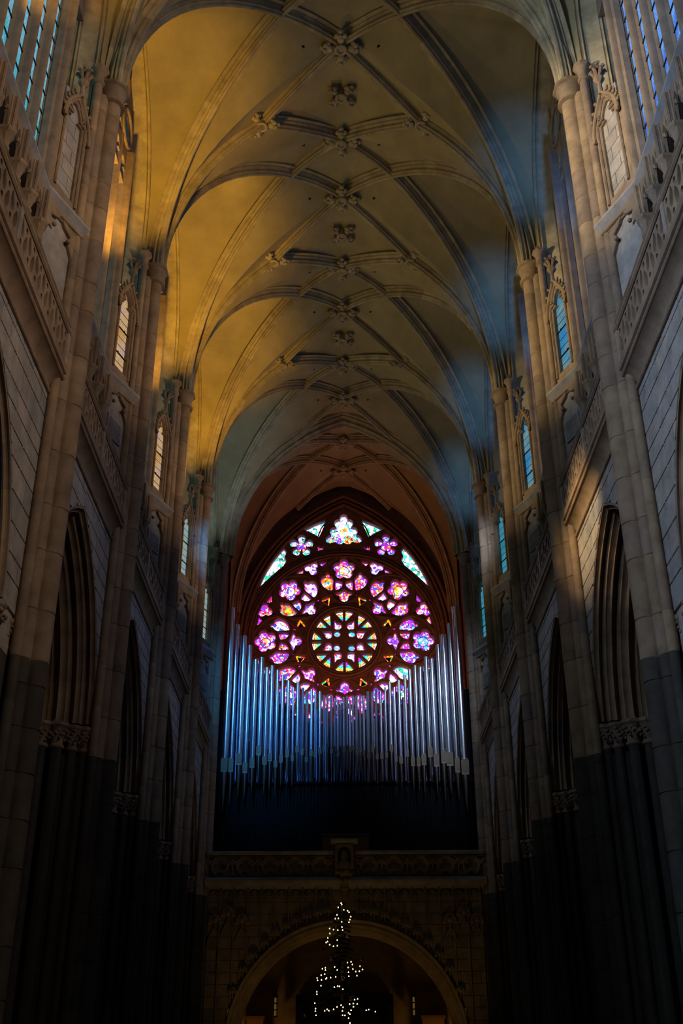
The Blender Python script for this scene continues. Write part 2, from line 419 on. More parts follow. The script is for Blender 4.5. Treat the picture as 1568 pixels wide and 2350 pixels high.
# ------------------------------------------------------------------ piers
def star_profile(o, circles, a0, a1, n):
    pts = []
    for i in range(n+1):
        a = a0+(a1-a0)*i/n; d = Vector((math.cos(a), math.sin(a))); best = 0.05
        for cx, cy, r in circles:
            e = Vector((cx-o[0], cy-o[1])); q = e.dot(d); k = r*r-(e.length_squared-q*q)
            if k >= 0: best = max(best, q+math.sqrt(k))
        pts.append((o[0]+d.x*best, o[1]+d.y*best))
    return pts
PROF = star_profile((6.35, 0), [(6.065, 0, .24), (6.27, .27, .165), (6.27, -.27, .165)], math.radians(78), math.radians(282), 46)
def drum(prof, o, h, closed=False):
    def ring(k, z): return [(o[0]+(x-o[0])*k, o[1]+(y-o[1])*k, z) for x, y in prof]
    return MB().loft([ring(.955, 0), ring(1, .018), ring(1, h-.018), ring(.955, h)], False, closed)
def circ(cx, cy, r, n=16): return [(cx+r*math.cos(2*pi*i/n), cy+r*math.sin(2*pi*i/n)) for i in range(n)]
HTS = (0.85, 1.05, 1.3)
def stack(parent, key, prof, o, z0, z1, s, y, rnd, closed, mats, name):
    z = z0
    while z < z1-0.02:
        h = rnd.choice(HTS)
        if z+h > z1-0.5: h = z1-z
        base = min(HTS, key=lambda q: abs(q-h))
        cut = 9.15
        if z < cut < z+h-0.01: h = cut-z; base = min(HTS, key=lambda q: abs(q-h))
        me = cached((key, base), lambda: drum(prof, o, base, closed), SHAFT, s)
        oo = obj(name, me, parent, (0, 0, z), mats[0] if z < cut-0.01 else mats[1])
        oo.scale = (1, 1, h/base)
        z += h
def capital_mb(cx, cy, r, z0, h, flare, foliage=0, seed=1):
    mb = MB()
    mb.lathe(cx, cy, [(r*1.02, z0-.03), (r*1.28, z0), (r*1.30, z0+.05), (r*1.02, z0+.09), (r*1.03, z0+h*.35), (r*1.18, z0+h*.6), (r*flare*.93, z0+h*.78), (r*flare*.80, z0+h*.80)], 18)
    mb.lathe(cx, cy, [(r*flare*.92, z0+h*.78), (r*flare*1.12, z0+h*.86), (r*flare*1.12, z0+h*.97), (r*flare*1.02, z0+h)], 8, pi/8, 2*pi+pi/8)
    if foliage:
        rn = random.Random(seed)
        for i in range(foliage):
            a = 2*pi*i/foliage+rn.uniform(-.1, .1); rr = r*rn.uniform(1.25, flare*1.05); zz = z0+h*rn.uniform(.32, .78)
            mb.ball((cx+rr*math.cos(a), cy+rr*math.sin(a), zz), rn.uniform(.035, .07), (6, 4), (1, 1, .8))
            mb.ball((cx+rr*.95*math.cos(a+.2), cy+rr*.95*math.sin(a+.2), zz-.09), .04, (5, 4))
    return mb
JAMB = [(6.60, .43, .12), (6.86, .60, .12), (7.18, .86, .15), (7.55, .98, .15)]
for s in (-1, 1):
    for k in range(1, 6):
        y = PY[k]; rnd = random.Random(100*k+s)
        p = empty('pier', (0, y, 0)); i = k-1
        tag(p, 'clustered sandstone pier on the %s side, %s' % (SIDE[s], ORD[i]), 'pillar', 'clustered nave piers')
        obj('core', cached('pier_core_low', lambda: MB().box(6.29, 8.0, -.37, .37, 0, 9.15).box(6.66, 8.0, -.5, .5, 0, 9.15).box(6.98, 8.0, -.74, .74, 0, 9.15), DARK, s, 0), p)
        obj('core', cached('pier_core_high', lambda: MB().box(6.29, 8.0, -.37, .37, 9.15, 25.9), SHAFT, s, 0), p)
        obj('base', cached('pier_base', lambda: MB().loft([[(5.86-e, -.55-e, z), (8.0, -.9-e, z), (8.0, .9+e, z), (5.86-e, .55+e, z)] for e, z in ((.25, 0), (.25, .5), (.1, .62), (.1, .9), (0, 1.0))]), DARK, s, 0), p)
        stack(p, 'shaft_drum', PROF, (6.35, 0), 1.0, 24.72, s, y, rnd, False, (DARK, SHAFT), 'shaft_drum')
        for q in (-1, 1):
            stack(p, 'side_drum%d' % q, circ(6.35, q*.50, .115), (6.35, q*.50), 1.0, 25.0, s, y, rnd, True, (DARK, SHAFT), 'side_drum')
            obj('side_capital', cached('side_capital%d' % q, lambda: capital_mb(6.35, q*.50, .125, 24.98, .55, 1.75), SHAFT, s), p)
            for j, (jx, jy, jr) in enumerate(JAMB):
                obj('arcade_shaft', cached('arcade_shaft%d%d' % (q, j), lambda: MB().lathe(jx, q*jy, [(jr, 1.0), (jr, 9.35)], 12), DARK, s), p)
                obj('arcade_capital', cached('arcade_capital%d%d' % (q, j), lambda: capital_mb(jx, q*jy, jr, 9.28, .62, 1.75, 16, j), SHAFT, s), p)
        obj('capital', cached('main_capital', lambda: capital_mb(6.10, 0, .29, 24.66, .64, 1.42), SHAFT, s), p)

# ------------------------------------------------------------------ nave wall, one bay at a time
# (mid, half length, arch offset, number of lights)
BAYS = [(15.7, 4.5, 6, True)] + [((PY[k]+PY[k+1])/2, (PY[k+1]-PY[k])/2, 4, False) for k in range(1, 5)]
BAYN = ['nearest the camera', 'second from the camera', 'third from the camera', 'fourth from the camera', 'farthest, next to the organ']
PITCH = 0.87
trim_n = [0]; win_n = [0]; door_n = [0]
def trim(me, label, loc=(0, 0, 0)):
    trim_n[0] += 1
    o = obj('trim_%d' % trim_n[0], me, None, loc); tag(o, label, 'moulding', kind='structure'); return o
ARC_H, ARC_ZS, ARC_R = 3.16, 10.0, 4.6
ARC_MOULD = ([(6.47, .02), (6.47, -.05)] + roll(6.53, -.10, .07, 130, -40, 5) + [(6.62, -.06), (6.70, -.02)] + [(6.74, -.15)] +
             roll(6.82, -.27, .10, 130, -60, 6) + [(6.93, -.22), (7.02, -.18), (7.06, -.32)] + roll(7.18, -.47, .13, 130, -60, 7) + [(7.34, -.42), (7.45, -.40), (7.48, -.52)] + roll(7.56, -.58, .10, 120, -90, 5) + [(8.0, -.62), (8.0, .02)])
def arch_hit(z, half=ARC_H, zs=ARC_ZS, rise=ARC_R):
    c = (rise*rise-half*half)/(2*half); R = half+c
    if z >= zs+rise: return 0.0
    if z <= zs: return half
    return math.sqrt(max(R*R-(z-zs)**2, 0))-c
def stones_spandrel(hl, seed):
    """ashlar blocks of a spandrel, cut round the arch: list of (q, polygon in y,z)"""
    rn = random.Random(seed); res = []
    for q in (-1, 1):
        z = 9.95
        while z < 15.55:
            h = rn.choice((.42, .5, .58)); z1 = min(z+h, 15.6)
            if 15.6-z1 < .2: z1 = 15.6
            y = 0.0 if rn.random() < .5 else rn.uniform(.2, .5)
            y = max(0.0, arch_hit(z1)-rn.uniform(0, .5)) if arch_hit(z1) > 0 else rn.uniform(-.0, .0)
            ymax = hl-.46
            while y < ymax-.01:
                wd = rn.uniform(.55, 1.05); y1 = min(y+wd, ymax)
                if ymax-y1 < .3: y1 = ymax
                pts = []
                g = .012
                zz = [z+g+(z1-z-2*g)*t/5 for t in range(6)]
                left = [(max(y+g, arch_hit(t)+.01), t) for t in zz]
                left = [p for p in left if p[0] < y1-g-.02]
                if len(left) >= 2:
                    poly = [(y1-g, left[0][1]), (y1-g, left[-1][1])]+list(reversed(left))
                    res.append((q, [(q*a, b) for a, b in poly]))
                y = y1
            z = z1
    return res
def stone_piece(poly, x0, x1, ch=.018):
    cy = sum(p[0] for p in poly)/len(poly); cz = sum(p[1] for p in poly)/len(poly)
    def ring(k, x): return [(x, cy+(a-cy)*k, cz+(b-cz)*k) for a, b in poly]
    mb = MB(); mb.loft([ring(1, x1), ring(1, x0+ch), ring(.965, x0)], False)
    n = len(poly); mb.f.append(tuple(range(2*n, 3*n))); return mb
def bal_plate(width):
    """flowing tracery of one half of a gallery balustrade"""
    H0, H1 = 16.05, 16.80; holes = []
    n = max(4, int(round(width/.27))); st = width/n
    def flame(cx, z0, z1, wd, lean, n=9):
        pts = []
        for i in range(n+1):
            t = i/n; zz = z0+(z1-z0)*t; ww = wd*math.sin(pi*t**.8)**.75+.004
            pts.append((cx+lean*math.sin(pi*(t-.5))+ww, zz))
        for i in range(n-1, 0, -1):
            t = i/n; zz = z0+(z1-z0)*t; ww = wd*math.sin(pi*t**.8)**.75+.004
            pts.append((cx+lean*math.sin(pi*(t-.5))-ww, zz))
        return pts
    for i in range(n):
        cx = st*(i+.5); sg = 1 if i % 2 else -1
        if i % 2:
            holes.append(flame(cx, 16.10, 16.56, st*.37, .03)); holes.append(circ(cx, 16.68, st*.24, 10))
        else:
            holes.append(flame(cx, 16.32, 16.77, st*.37, -.03)); holes.append(circ(cx, 16.18, st*.24, 10))
    return plate([(0, H0), (width, H0), (width, H1), (0, H1)], holes, .11, .016)
def yz(mb, x):                       # plate made in x,z -> stands in the plane x = const, running along y
    return mb.xf(Matrix(((0, -1, 0, x), (1, 0, 0, 0), (0, 0, 1, 0), (0, 0, 0, 1))))
def foil_arch(cx, wd, z0, zs, top, n=10):
    """cusped pointed opening outline"""
    h = wd/2; pts = [(cx-h, z0), (cx+h, z0), (cx+h, zs)]
    k = (top-zs)
    for t in (0.1, .25, .38): pts.append((cx+h*(1-.10*t), zs+k*t))
    pts += [(cx+h*.40, zs+k*.40), (cx+h*.70, zs+k*.52), (cx+h*.66, zs+k*.68), (cx+h*.40, zs+k*.88), (cx, top)]
    return pts+[(2*cx-x, z) for x, z in reversed(pts[3:-1])]+[(cx-h, zs)]
def hood_mb(w_, zs, top):
    """ogee hood with crockets and leafy finial above a lancet; plane x,z, origin at the opening's middle"""
    mb = MB(); h = w_/2
    path = [(h+.10, 0, zs-.10), (h+.10, 0, zs+.05)]
    for t in (.2, .4, .6, .8):
        path.append(((h+.10)*(1-t**1.7), 0, zs+.05+(top-zs+.10)*t))
    path.append((0, 0, top+.18))
    path += [(-a, b, c) for a, b, c in reversed(path[:-1])]
    mb.tube([(a, -.06, c) for a, b, c in path], .055, 8)
    mb.tube([(a*.88, -.01, c-.09) for a, b, c in path], .04, 6)
    for i, (a, b, c) in enumerate(path):
        if 1 <= i <= len(path)-2 and abs(a) > .02:
            sx = 1 if a > 0 else -1
            mb.ball((a+sx*.09, -.08, c+.05), .055, (7, 5)); mb.ball((a+sx*.13, -.08, c+.10), .035, (6, 4))
    for c in (path[0], path[-1]): mb.ball((c[0], -.08, c[2]-.05), .075, (7, 5))
    return mb
def finial_mb(top):
    mb = MB()
    mb.lathe(0, -.06, [(.07, top+.1), (.055, top+.45), (.05, top+.62)], 8)
    mb.lathe(0, -.06, [(.06, top+.50), (.13, top+.56), (.15, top+.64), (.07, top+.70)], 6)
    for i in range(6):
        a = 2*pi*i/6
        mb.tube([(0, -.06, top+.68), (.11*math.cos(a), -.06+.11*math.sin(a), top+.80), (.19*math.cos(a), -.06+.19*math.sin(a), top+.92), (.22*math.cos(a), -.06+.22*math.sin(a), top+.86)], .05, 6, taper=[.6, 1, 1.1, .5])
        mb.ball((.17*math.cos(a+.5), -.06+.17*math.sin(a+.5), top+1.02), .05, (6, 4))
    mb.ball((0, -.06, top+.92), .10, (8, 6)); mb.ball((0, -.06, top+1.06), .085, (8, 6))
    return mb
def frame_along(A, B):
    """matrix taking x along A->B, y out of the wall, z up (right-hand wall coordinates)"""
    d = Vector((B[0]-A[0], B[1]-A[1], 0)); ln = d.length; d.normalize()
    nrm = Vector((d.y, -d.x, 0))
    if nrm.x < 0: nrm = -nrm           # points away from the nave
    M_ = Matrix(((d.x, nrm.x, 0, A[0]), (d.y, nrm.y, 0, A[1]), (0, 0, 1, 0), (0, 0, 0, 1)))
    return M_, ln

def build_bay(s, b):
    mid, hl, nl, wide = BAYS[b]; wl = walls[s]; K = 'wide' if wide else ('west' if abs(hl-3.575) > .05 else 'reg')
    key = lambda n: (n, K)
    if wide: mid_a = 15.7
    LOC = (0, mid, 0); Y1 = hl-.36
    cr = nl/2*PITCH                                       # corner mullion
    G = lambda n, fn, mat, sm=30: cached(key(n), fn, mat, s, sm)
    near = 'on the %s side, %s' % (SIDE[s], BAYN[b])
    # spandrel backing and stones
    ap = arch2(ARC_H, ARC_ZS, ARC_R, 12)
    def spand():
        mb = MB()
        for q in (-1, 1):
            pts = [(y, z) for y, z in ap[:13]]
            n = len(pts)
            vs = [(6.50, q*y, z) for y, z in pts]+[(6.50, q*Y1, pts[0][1]-.0) if i == 0 else (6.50, q*max(Y1, 0), z) for i, (y, z) in enumerate(pts)]
            fs = [(i, i+1, n+i+1, n+i) for i in range(n-1)]
            mb.add(vs, fs)
            mb.add([(6.50, 0, ap[12][1]), (6.50, q*Y1, ap[12][1]), (6.50, q*Y1, 15.75), (6.50, 0, 15.75)], [(0, 1, 2, 3)])
        return mb
    obj('spandrel', G('spandrel', spand, MORTAR, 0), wl, LOC)
    for i, (q, poly) in enumerate(stones_spandrel(hl, 5 if not wide else 9)):
        obj('stone', G(('stone', i), lambda: stone_piece(poly, 6.452, 6.52), ASHLAR, 0), wl, LOC)
    # arcade arch, cut into voussoirs
    pts = arch2(ARC_H, ARC_ZS, ARC_R, 22); fr = arch_frames(pts); st = 4
    for i in range(0, len(fr)-1, st):
        obj('arch_stone', G(('arch_stone', i), lambda: MB().sweep([(p*1.0, U, V) for p, U, V in fr[i:i+st+1]], ARC_MOULD), SHAFT), wl, LOC)
    if wide:      # responds of the broad bay beside the crossing
        for q in (-1, 1):
            ya, yb_ = sorted((q*3.05, q*(hl-.34)))
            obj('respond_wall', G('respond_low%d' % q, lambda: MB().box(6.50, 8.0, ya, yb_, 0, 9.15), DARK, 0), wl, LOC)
            obj('respond_wall', G('respond_high%d' % q, lambda: MB().box(6.50, 8.0, q*3.16 if q > 0 else ya, yb_ if q > 0 else q*3.16, 9.15, 10.02), ASHLAR, 0), wl, LOC)
            for j, (jx, jy, jr) in enumerate(JAMB):
                yy = q*(3.575-jy)
                obj('respond_shaft', G(('respond_shaft', q, j), lambda: MB().lathe(jx, yy, [(jr, 0), (jr, 9.35)], 12), DARK), wl, LOC)
                obj('respond_capital', G(('respond_capital', q, j), lambda: capital_mb(jx, yy, jr, 9.28, .62, 1.75, 16, j), SHAFT), wl, LOC)
    # string course / gallery cornice
    cp = [(6.50, 15.18)] + roll(6.44, 15.24, .06, 270, 100, 5) + [(6.45, 15.34), (6.42, 15.42), (6.36, 15.52), (6.27, 15.60), (6.22, 15.63)] + roll(6.22, 15.69, .06, 270, 100, 5) + [(6.25, 15.77), (6.20, 15.79), (6.15, 15.82), (6.15, 15.93), (7.9, 15.93), (7.9, 15.18)]
    trim(G('cornice', lambda: MB().prism(cp, -Y1+.02, Y1-.02), SHAFT), 'moulded stone cornice under the gallery %s' % near, LOC)
    # balustrade
    bal = empty('balustrade', LOC); tag(bal, 'pierced stone gallery balustrade %s' % near, 'railing', 'gallery balustrades')
    YB = hl-.44
    tr = [(6.17, 16.80), (6.13, 16.84), (6.13, 16.88), (6.17, 16.90), (6.15, 16.93), (6.12, 16.96), (6.14, 17.02), (6.36, 17.02), (6.38, 16.96), (6.34, 16.90), (6.36, 16.84), (6.32, 16.80)]
    obj('top_rail', G('top_rail', lambda: MB().prism(tr, -YB, YB), SHAFT), bal)
    br = [(6.16, 15.93), (6.14, 15.98), (6.16, 16.03), (6.19, 16.06), (6.31, 16.06), (6.34, 16.0), (6.34, 15.93)]
    obj('bottom_rail', G('bottom_rail', lambda: MB().prism(br, -YB, YB), SHAFT), bal)
    for yy in (-YB+.07, 0, YB-.07):
        obj('post', G('bal_post', lambda: MB().box(6.16, 6.34, -.085, .085, 15.94, 16.9).box(6.13, 6.37, -.10, .10, 16.9, 17.0), STONE, 0), bal, (0, yy, 0))
    wd = YB-.23
    for q in (-1, 1):
        obj('tracery_panel', G('bal_trac', lambda: yz(bal_plate(wd), 6.25), SHAFT, 25), bal, (0, (.085 if q > 0 else -.085-wd), 0))
    # triforium recess
    obj('triforium_wall', G('tri_back', lambda: MB().box(7.45, 7.7, -hl, hl, 15.9, 20.3), ASHLAR, 0), wl, LOC)
    A, B = (6.80, cr+.10), (6.40, hl-.50)
    M1, ln = frame_along(A, B)
    obj('end_panel', G('tri_end', lambda: MB().box(0, ln, 0, .3, 15.9, 19.8).xf(M1), ASHLAR, 0), wl, LOC)
    obj('end_panel', G('tri_end2', lambda: MB().box(0, ln, 0, .3, 15.9, 19.8).xf(M1).xf(Matrix.Diagonal((1, -1, 1, 1))), ASHLAR, 0), wl, LOC)
    cols = [(-cr+PITCH*i) for i in range(nl+1)]
    for i, yy in enumerate(cols):
        def colm():
            mb = MB(); mb.lathe(6.78, 0, [(.16, 15.93), (.16, 16.15), (.095, 16.3), (.085, 18.45)], 10)
            return mb
        def colcap():
            mb = MB(); mb.lathe(6.78, 0, [(.09, 18.36), (.12, 18.40), (.12, 18.44), (.09, 18.47), (.10, 18.60), (.17, 18.78), (.15, 18.79)], 10)
            mb.lathe(6.78, 0, [(.17, 18.77), (.21, 18.83), (.21, 18.91), (.18, 18.93)], 6)
            return mb
        def colup():
            mb = MB(); mb.box(6.70, 6.90, -.05, .05, 18.93, 19.86); mb.lathe(6.68, 0, [(.045, 18.93), (.045, 19.86)], 8)
            for q in (-1, 1): mb.lathe(6.76, q*.07, [(.035, 18.93), (.035, 19.86)], 6)
            return mb
        c = obj('colonnette', cached('tri_col', colm, SHAFT, s), wl, (0, mid+yy, 0))
        obj('colonnette_capital', cached('tri_cap', colcap, SHAFT, s), c)
        obj('colonnette_mullion', cached('tri_mull', colup, SHAFT, s), c)
    def tri_trac():
        W2 = PITCH-.10
        hole = foil_arch(W2/2, W2-.12, 19.0, 19.22, 19.72)
        hole2 = [(p[0], max(p[1], 18.94)) for p in hole]
        out = [(0, 18.95), (0.04, 18.95)]+[(.04, 19.2)]+[(W2/2-W2*.42*math.cos(t), 19.2+.5*math.sin(t)**.8) for t in (.35, .7, 1.05)]+[(W2*.5-.06, 19.40), (W2*.5, 19.74), (W2*.5+.06, 19.40)]+[(W2/2+W2*.42*math.cos(t), 19.2+.5*math.sin(t)**.8) for t in (1.05, .7, .35)]+[(W2-.04, 19.2), (W2-.04, 18.95), (W2, 18.95), (W2, 19.86), (0, 19.86)]
        mb = yz(plate(out, [], .10, .012), 6.82)
        for q in (.30, .70):
            mb.ball((6.76, W2*q, 19.30), .055, (7, 5)); mb.ball((6.76, W2*q+(.05 if q < .5 else -.05), 19.22), .04, (6, 4))
        return mb
    for i in range(nl):
        obj('triforium_tracery', cached('tri_trac', tri_trac, SHAFT, s, 25), wl, (0, mid+cols[i]+.05, 0))
    def cusp_end():
        mb = MB(); 
        hole = [(.10, 15.0), (ln-.10, 15.0), (ln-.10, 18.95), (ln*.72, 19.25), (ln*.80, 19.45), (ln*.6, 19.55), (ln*.5, 19.72), (ln*.4, 19.55), (ln*.2, 19.45), (ln*.28, 19.25), (.10, 18.95)]
        out = [(0, 16), (.08, 16), (.08, 18.95), (ln*.26, 19.27), (ln*.18, 19.47), (ln*.38, 19.57), (ln*.5, 19.76), (ln*.62, 19.57), (ln*.82, 19.47), (ln*.74, 19.27), (ln-.08, 18.95), (ln-.08, 16), (ln, 16), (ln, 19.85), (0, 19.85)]
        p_ = plate(out, [], .09, .015); p_.xf(Matrix.Translation((0, -.05, 0))); mb.add(p_.v, p_.f)
        mb.ball((ln*.27, -.12, 19.24), .06, (7, 5)); mb.ball((ln*.73, -.12, 19.24), .06, (7, 5))
        return mb.xf(M1)
    obj('blind_tracery', G('tri_cusp', cusp_end, SHAFT, 25), wl, LOC)
    # inscription plaque
    if not wide:
        pl = empty('inscription_plaque', LOC); tag(pl, 'small carved inscription tablet in the triforium %s' % near, 'plaque', 'triforium inscription tablets')
        obj('tablet', G('plaque', lambda: MB().box(ln*.2, ln*.8, -.06, 0, 18.12, 18.82).xf(M1), ASHLAR, 0), pl)
        def lines():
            mb = MB(); rn = random.Random(4)
            for r_ in range(7):
                x = ln*.24
                while x < ln*.74:
                    w_ = rn.uniform(.02, .07); mb.box(x, min(x+w_, ln*.77), -.066, -.058, 18.18+r_*.085, 18.213+r_*.085); x += w_+.02
            return mb.xf(M1)
        obj('lettering', G('plaque_lines', lines, MORTAR, 0), pl)['kind'] = 'stuff'
    # sill
    SY = hl-.40
    Fp = [(6.06, -SY), (6.68, -cr), (6.68, cr), (6.06, SY)]
    Bp = [(6.50, -SY), (7.02, -cr-.05), (7.02, cr+.05), (6.50, SY)]
    def sill():
        mb = MB()
        rows = []
        for f_, b_ in zip(Fp, Bp):
            dx = Vector((b_[0]-f_[0], 0))
            rows.append([(f_[0]+.16, f_[1], 19.78), (f_[0]+.02, f_[1], 19.97), (f_[0], f_[1], 19.99), (f_[0], f_[1], 20.06), (b_[0], b_[1], 20.42), (b_[0]+.5, b_[1], 20.42), (b_[0]+.5, b_[1], 19.78)])
        mb.loft(rows, True, True)
        return mb
    trim(G('sill', sill, SLATE, 20), 'sloping angled window sill below the clerestory %s' % near, LOC)
    trim(G('sill_roll', lambda: MB().tube([(f_[0]+.16, f_[1]*.985, 19.74) for f_ in Fp], .045, 8).tube([(f_[0]+.24, f_[1]*.97, 19.69) for f_ in Fp], .035, 8), SHAFT), 'thin roll moulding under the angled sill %s' % near, LOC)
    # lancet on the angled far end of the bay
    A, B = (6.78, cr+.06), (6.36, hl-.46)
    M2, ln2 = frame_along(A, B); ow = min(.74, ln2-.34); oc = ln2*.50; ZS, ZT = 22.65, 23.5
    def lanc_frame(blind):
        h = ln2/2; out = [(0, 20.2), (ln2, 20.2), (ln2, 22.85)]+[(ln2-h*t**1.6, 22.85+(ZT+.35-22.85)*t) for t in (.3, .55, .8)]+[(h, ZT+.35)]+[(h-h*(1-t**1.6), 22.85+(ZT+.35-22.85)*t) for t in (.8, .55, .3)]+[(0, 22.85)]
        return plate(out, [foil_arch(oc, ow, 20.55, ZS, ZT)], .26, .03).xf(Matrix.Translation((0, .13, 0)))
    def inner_mould():
        path = [(p[0], -.02, p[1]) for p in foil_arch(oc, ow+.16, 20.42, ZS, ZT+.12)]
        return MB().tube(path[1:]+path[:1], .04, 6)
    def bars():
        mb = MB()
        for z in (21.15, 22.05): mb.tube([(oc-ow/2, .1, z), (oc+ow/2, .1, z)], .022, 6)
        for z in (20.85, 21.45, 21.75, 22.35, 22.65): mb.tube([(oc-ow/2, .12, z), (oc+ow/2, .12, z)], .009, 5)
        mb.ball((oc-.12, .08, 21.15), .03, (5, 4)); mb.ball((oc+.12, .08, 22.05), .03, (5, 4))
        return mb
    if wide:
        obj('blind_lancet_frame', G('lanc', lambda: lanc_frame(0).xf(M2), SHAFT, 25), wl, LOC)
        obj('blind_lancet_moulding', G('lanc_m', lambda: inner_mould().xf(M2), SHAFT), wl, LOC)
        z = 20.42; i = 0
        while z < 23.5:
            x = oc-ow/2-.05+(0 if i % 2 else -.3)
            while x < oc+ow/2+.05:
                x0, x1 = max(x, oc-ow/2-.05), min(x+.6, oc+ow/2+.05)
                if x1-x0 > .05:
                    obj('stone', G(('blind', i, round(x, 2)), lambda: MB().box(x0+.008, x1-.008, .10, .2, z+.008, z+.412).xf(M2), ASHLAR, 0), wl, LOC)
                x += .6
            z += .42; i += 1
        obj('blind_backing', G('blind_b', lambda: MB().box(oc-ow/2-.06, oc+ow/2+.06, .14, .24, 20.3, 23.7).xf(M2), MORTAR, 0), wl, LOC)
        hp = wl; hloc = LOC
    else:
        win_n[0] += 1
        wn = empty('window_%d' % win_n[0], LOC); tag(wn, 'small pointed leaded lancet window with leafy finial %s' % near, 'window', kind='structure')
        obj('frame', G('lanc', lambda: lanc_frame(0).xf(M2), SHAFT, 25), wn)
        obj('frame_moulding', G('lanc_m', lambda: inner_mould().xf(M2), SHAFT), wn)
        # the pane keeps its own frame so that the leads run level
        pm = MB().box(-ow/2-.05, ow/2+.05, -.01, .01, 20.4, 23.6)
        q = {1: (Q_BLUE, Q_BLUE, Q_TEAL, Q_TEAL), -1: (Q_GOLD, Q_GOLD, Q_PALE, Q_PALE)}[s][b-1]
        pn = obj('pane', CACHE.setdefault(('lanc_pane', s, b), pm.mesh('lanc_pane', q, 1, 0)), wn)
        Mp = M2 @ Matrix.Translation((oc, .16, 0))
        if s < 0: Mp = Matrix.Diagonal((-1, 1, 1, 1)) @ Mp @ Matrix.Diagonal((-1, 1, 1, 1))
        pn.matrix_local = Mp
        obj('saddle_bar', G('lanc_bars', lambda: bars().xf(M2), IRON), wn)
        hp = wn; hloc = (0, 0, 0)
    MH = M2 @ Matrix.Translation((oc, 0, 0))
    obj('ogee_hood', G('hood', lambda: hood_mb(ow+.18, 22.75, ZT+.12).xf(MH), SHAFT), hp, hloc)
    obj('finial', G('finial', lambda: finial_mb(ZT+.12).xf(MH), SHAFT), hp, hloc)
    # plain panel at the near end
    obj('end_panel', G('near_panel', lambda: MB().box(0, ln2, 0, .26, 20.2, 23.4).xf(M2).xf(Matrix.Diagonal((1, -1, 1, 1))), SHAFT, 0), wl, LOC)
    # main clerestory window
    win_n[0] += 1
    wn = empty('window_%d' % win_n[0], LOC); tag(wn, 'tall traceried clerestory window of pale %s glass %s' % ('cyan' if s < 0 else 'blue', near), 'window', kind='structure')
    we = hl-.75; n2 = nl+2; pit = PITCH
    XG = 7.10
    edges = [-(n2/2)*pit+pit*i for i in range(n2+1)]
    edges[0] = max(edges[0], -we); edges[-1] = min(edges[-1], we)
    def top_at(y): 
        return arch_hit(0, 1, 0, 1) if False else 27.4+ (4.3*math.sqrt(max(0, 1-(abs(y)/(we+.02))**2.0)))
    for i in range(n2):
        a, c = edges[i], edges[i+1]
        if c-a < .2: continue
        pw = c-a
        pm = (('main_pane', K, i, s))
        if pm not in CACHE:
            CACHE[pm] = MB().box(-pw/2, pw/2, -.01, .01, 20.3, min(top_at(a), top_at(c))+.25).mesh('main_pane', Q_CYAN if s < 0 else Q_SKY, 1, 0)
        pn = obj('pane', CACHE[pm], wn, (s*(XG+.06), (a+c)/2, 0)); pn.rotation_euler = (0, 0, pi/2)
    mp = [(.26, -.085), (.08, -.085), (.02, -.05), (-.08, -.05), (-.13, -.03), (-.16, 0), (-.13, .03), (-.08, .05), (.02, .05), (.08, .085), (.26, .085)]
    for i in range(1, n2):
        yy = edges[i]; zt = top_at(yy)+.2
        obj('mullion', G(('mull', round(zt, 1)), lambda: MB().loft([[(XG-.06+u, v, z) for u, v in mp] for z in (20.2, zt)]), SHAFT), wn, (0, yy, 0))
    for yy in (-cr-.0, cr+.0):
        obj('corner_mullion', G('corner_mull', lambda: MB().loft([[(6.84+u*.9, v*1.15, z) for u, v in mp] for z in (20.1, 28.6)]), SHAFT), wn, (0, yy, 0))
    def sbars():
        mb = MB(); z = 21.0
        while z < 28: mb.tube([(XG+.02, -we, z), (XG+.02, we, z)], .02, 5); z += .62
        return mb
    obj('saddle_bar', G('main_bars', sbars, IRON), wn)
    def head():
        out = [(y_, z_) for y_, z_ in [(-we-.1, 27.2)]+[(-we-.1+2*(we+.1)*t/16, top_at(-we+2*we*t/16)+.45) for t in range(17)]+[(we+.1, 27.2)]]
        holes = []
        for i in range(n2):
            a, c = edges[i], edges[i+1]
            if c-a > .35: 
                o_ = foil_arch((a+c)/2, c-a-.16, 27.25, 27.5, 28.05); holes.append(o_)
        for cx, cz, r in ((0, 30.2, .75), (-we*.42, 29.15, .52), (we*.42, 29.15, .52), (-we*.16, 28.6, .24), (we*.16, 28.6, .24), (-we*.68, 28.55, .26), (we*.68, 28.55, .26)):
            fo = []
            for k in range(40):
                a = 2*pi*k/40; f_ = r*(.72+.28*abs(math.cos(2*a)))
                fo.append((cx+f_*math.cos(a), cz+f_*math.sin(a)))
            holes.append(fo)
        mb = yz(plate(out, holes, .22, .03), XG-.05)
        for cx, cz, r in ((0, 30.2, .85), (-we*.42, 29.15, .62), (we*.42, 29.15, .62)):
            mb.tube([(XG-.20, cx+r*math.cos(2*pi*k/24), cz+r*math.sin(2*pi*k/24)) for k in range(24)], .05, 6, True)
        return mb
    obj('tracery', G('main_head', head, SHAFT, 25), wn)
    hp_ = MB().box(-we, we, -.01, .01, 28.2, 31.9)
    hk = ('head_pane', K, s)
    if hk not in CACHE: CACHE[hk] = hp_.mesh('head_pane', Q_CYAN if s < 0 else Q_SKY, 1, 0)
    pn = obj('pane', CACHE[hk], wn, (s*(XG+.12), 0, 0)); pn.rotation_euler = (0, 0, pi/2)
    # wall arch round the window: splayed jamb and moulded rib, in stones
    hw = hl-.40
    pts = arch2(hw, 27.0, 32.35-27.0, 12)
    pts = [(hw, z) for z in (20.3, 21.6, 23.0, 24.4, 25.7)]+pts+[(-hw, z) for z in (25.7, 24.4, 23.0, 21.6, 20.3)]
    fr = arch_frames(pts)
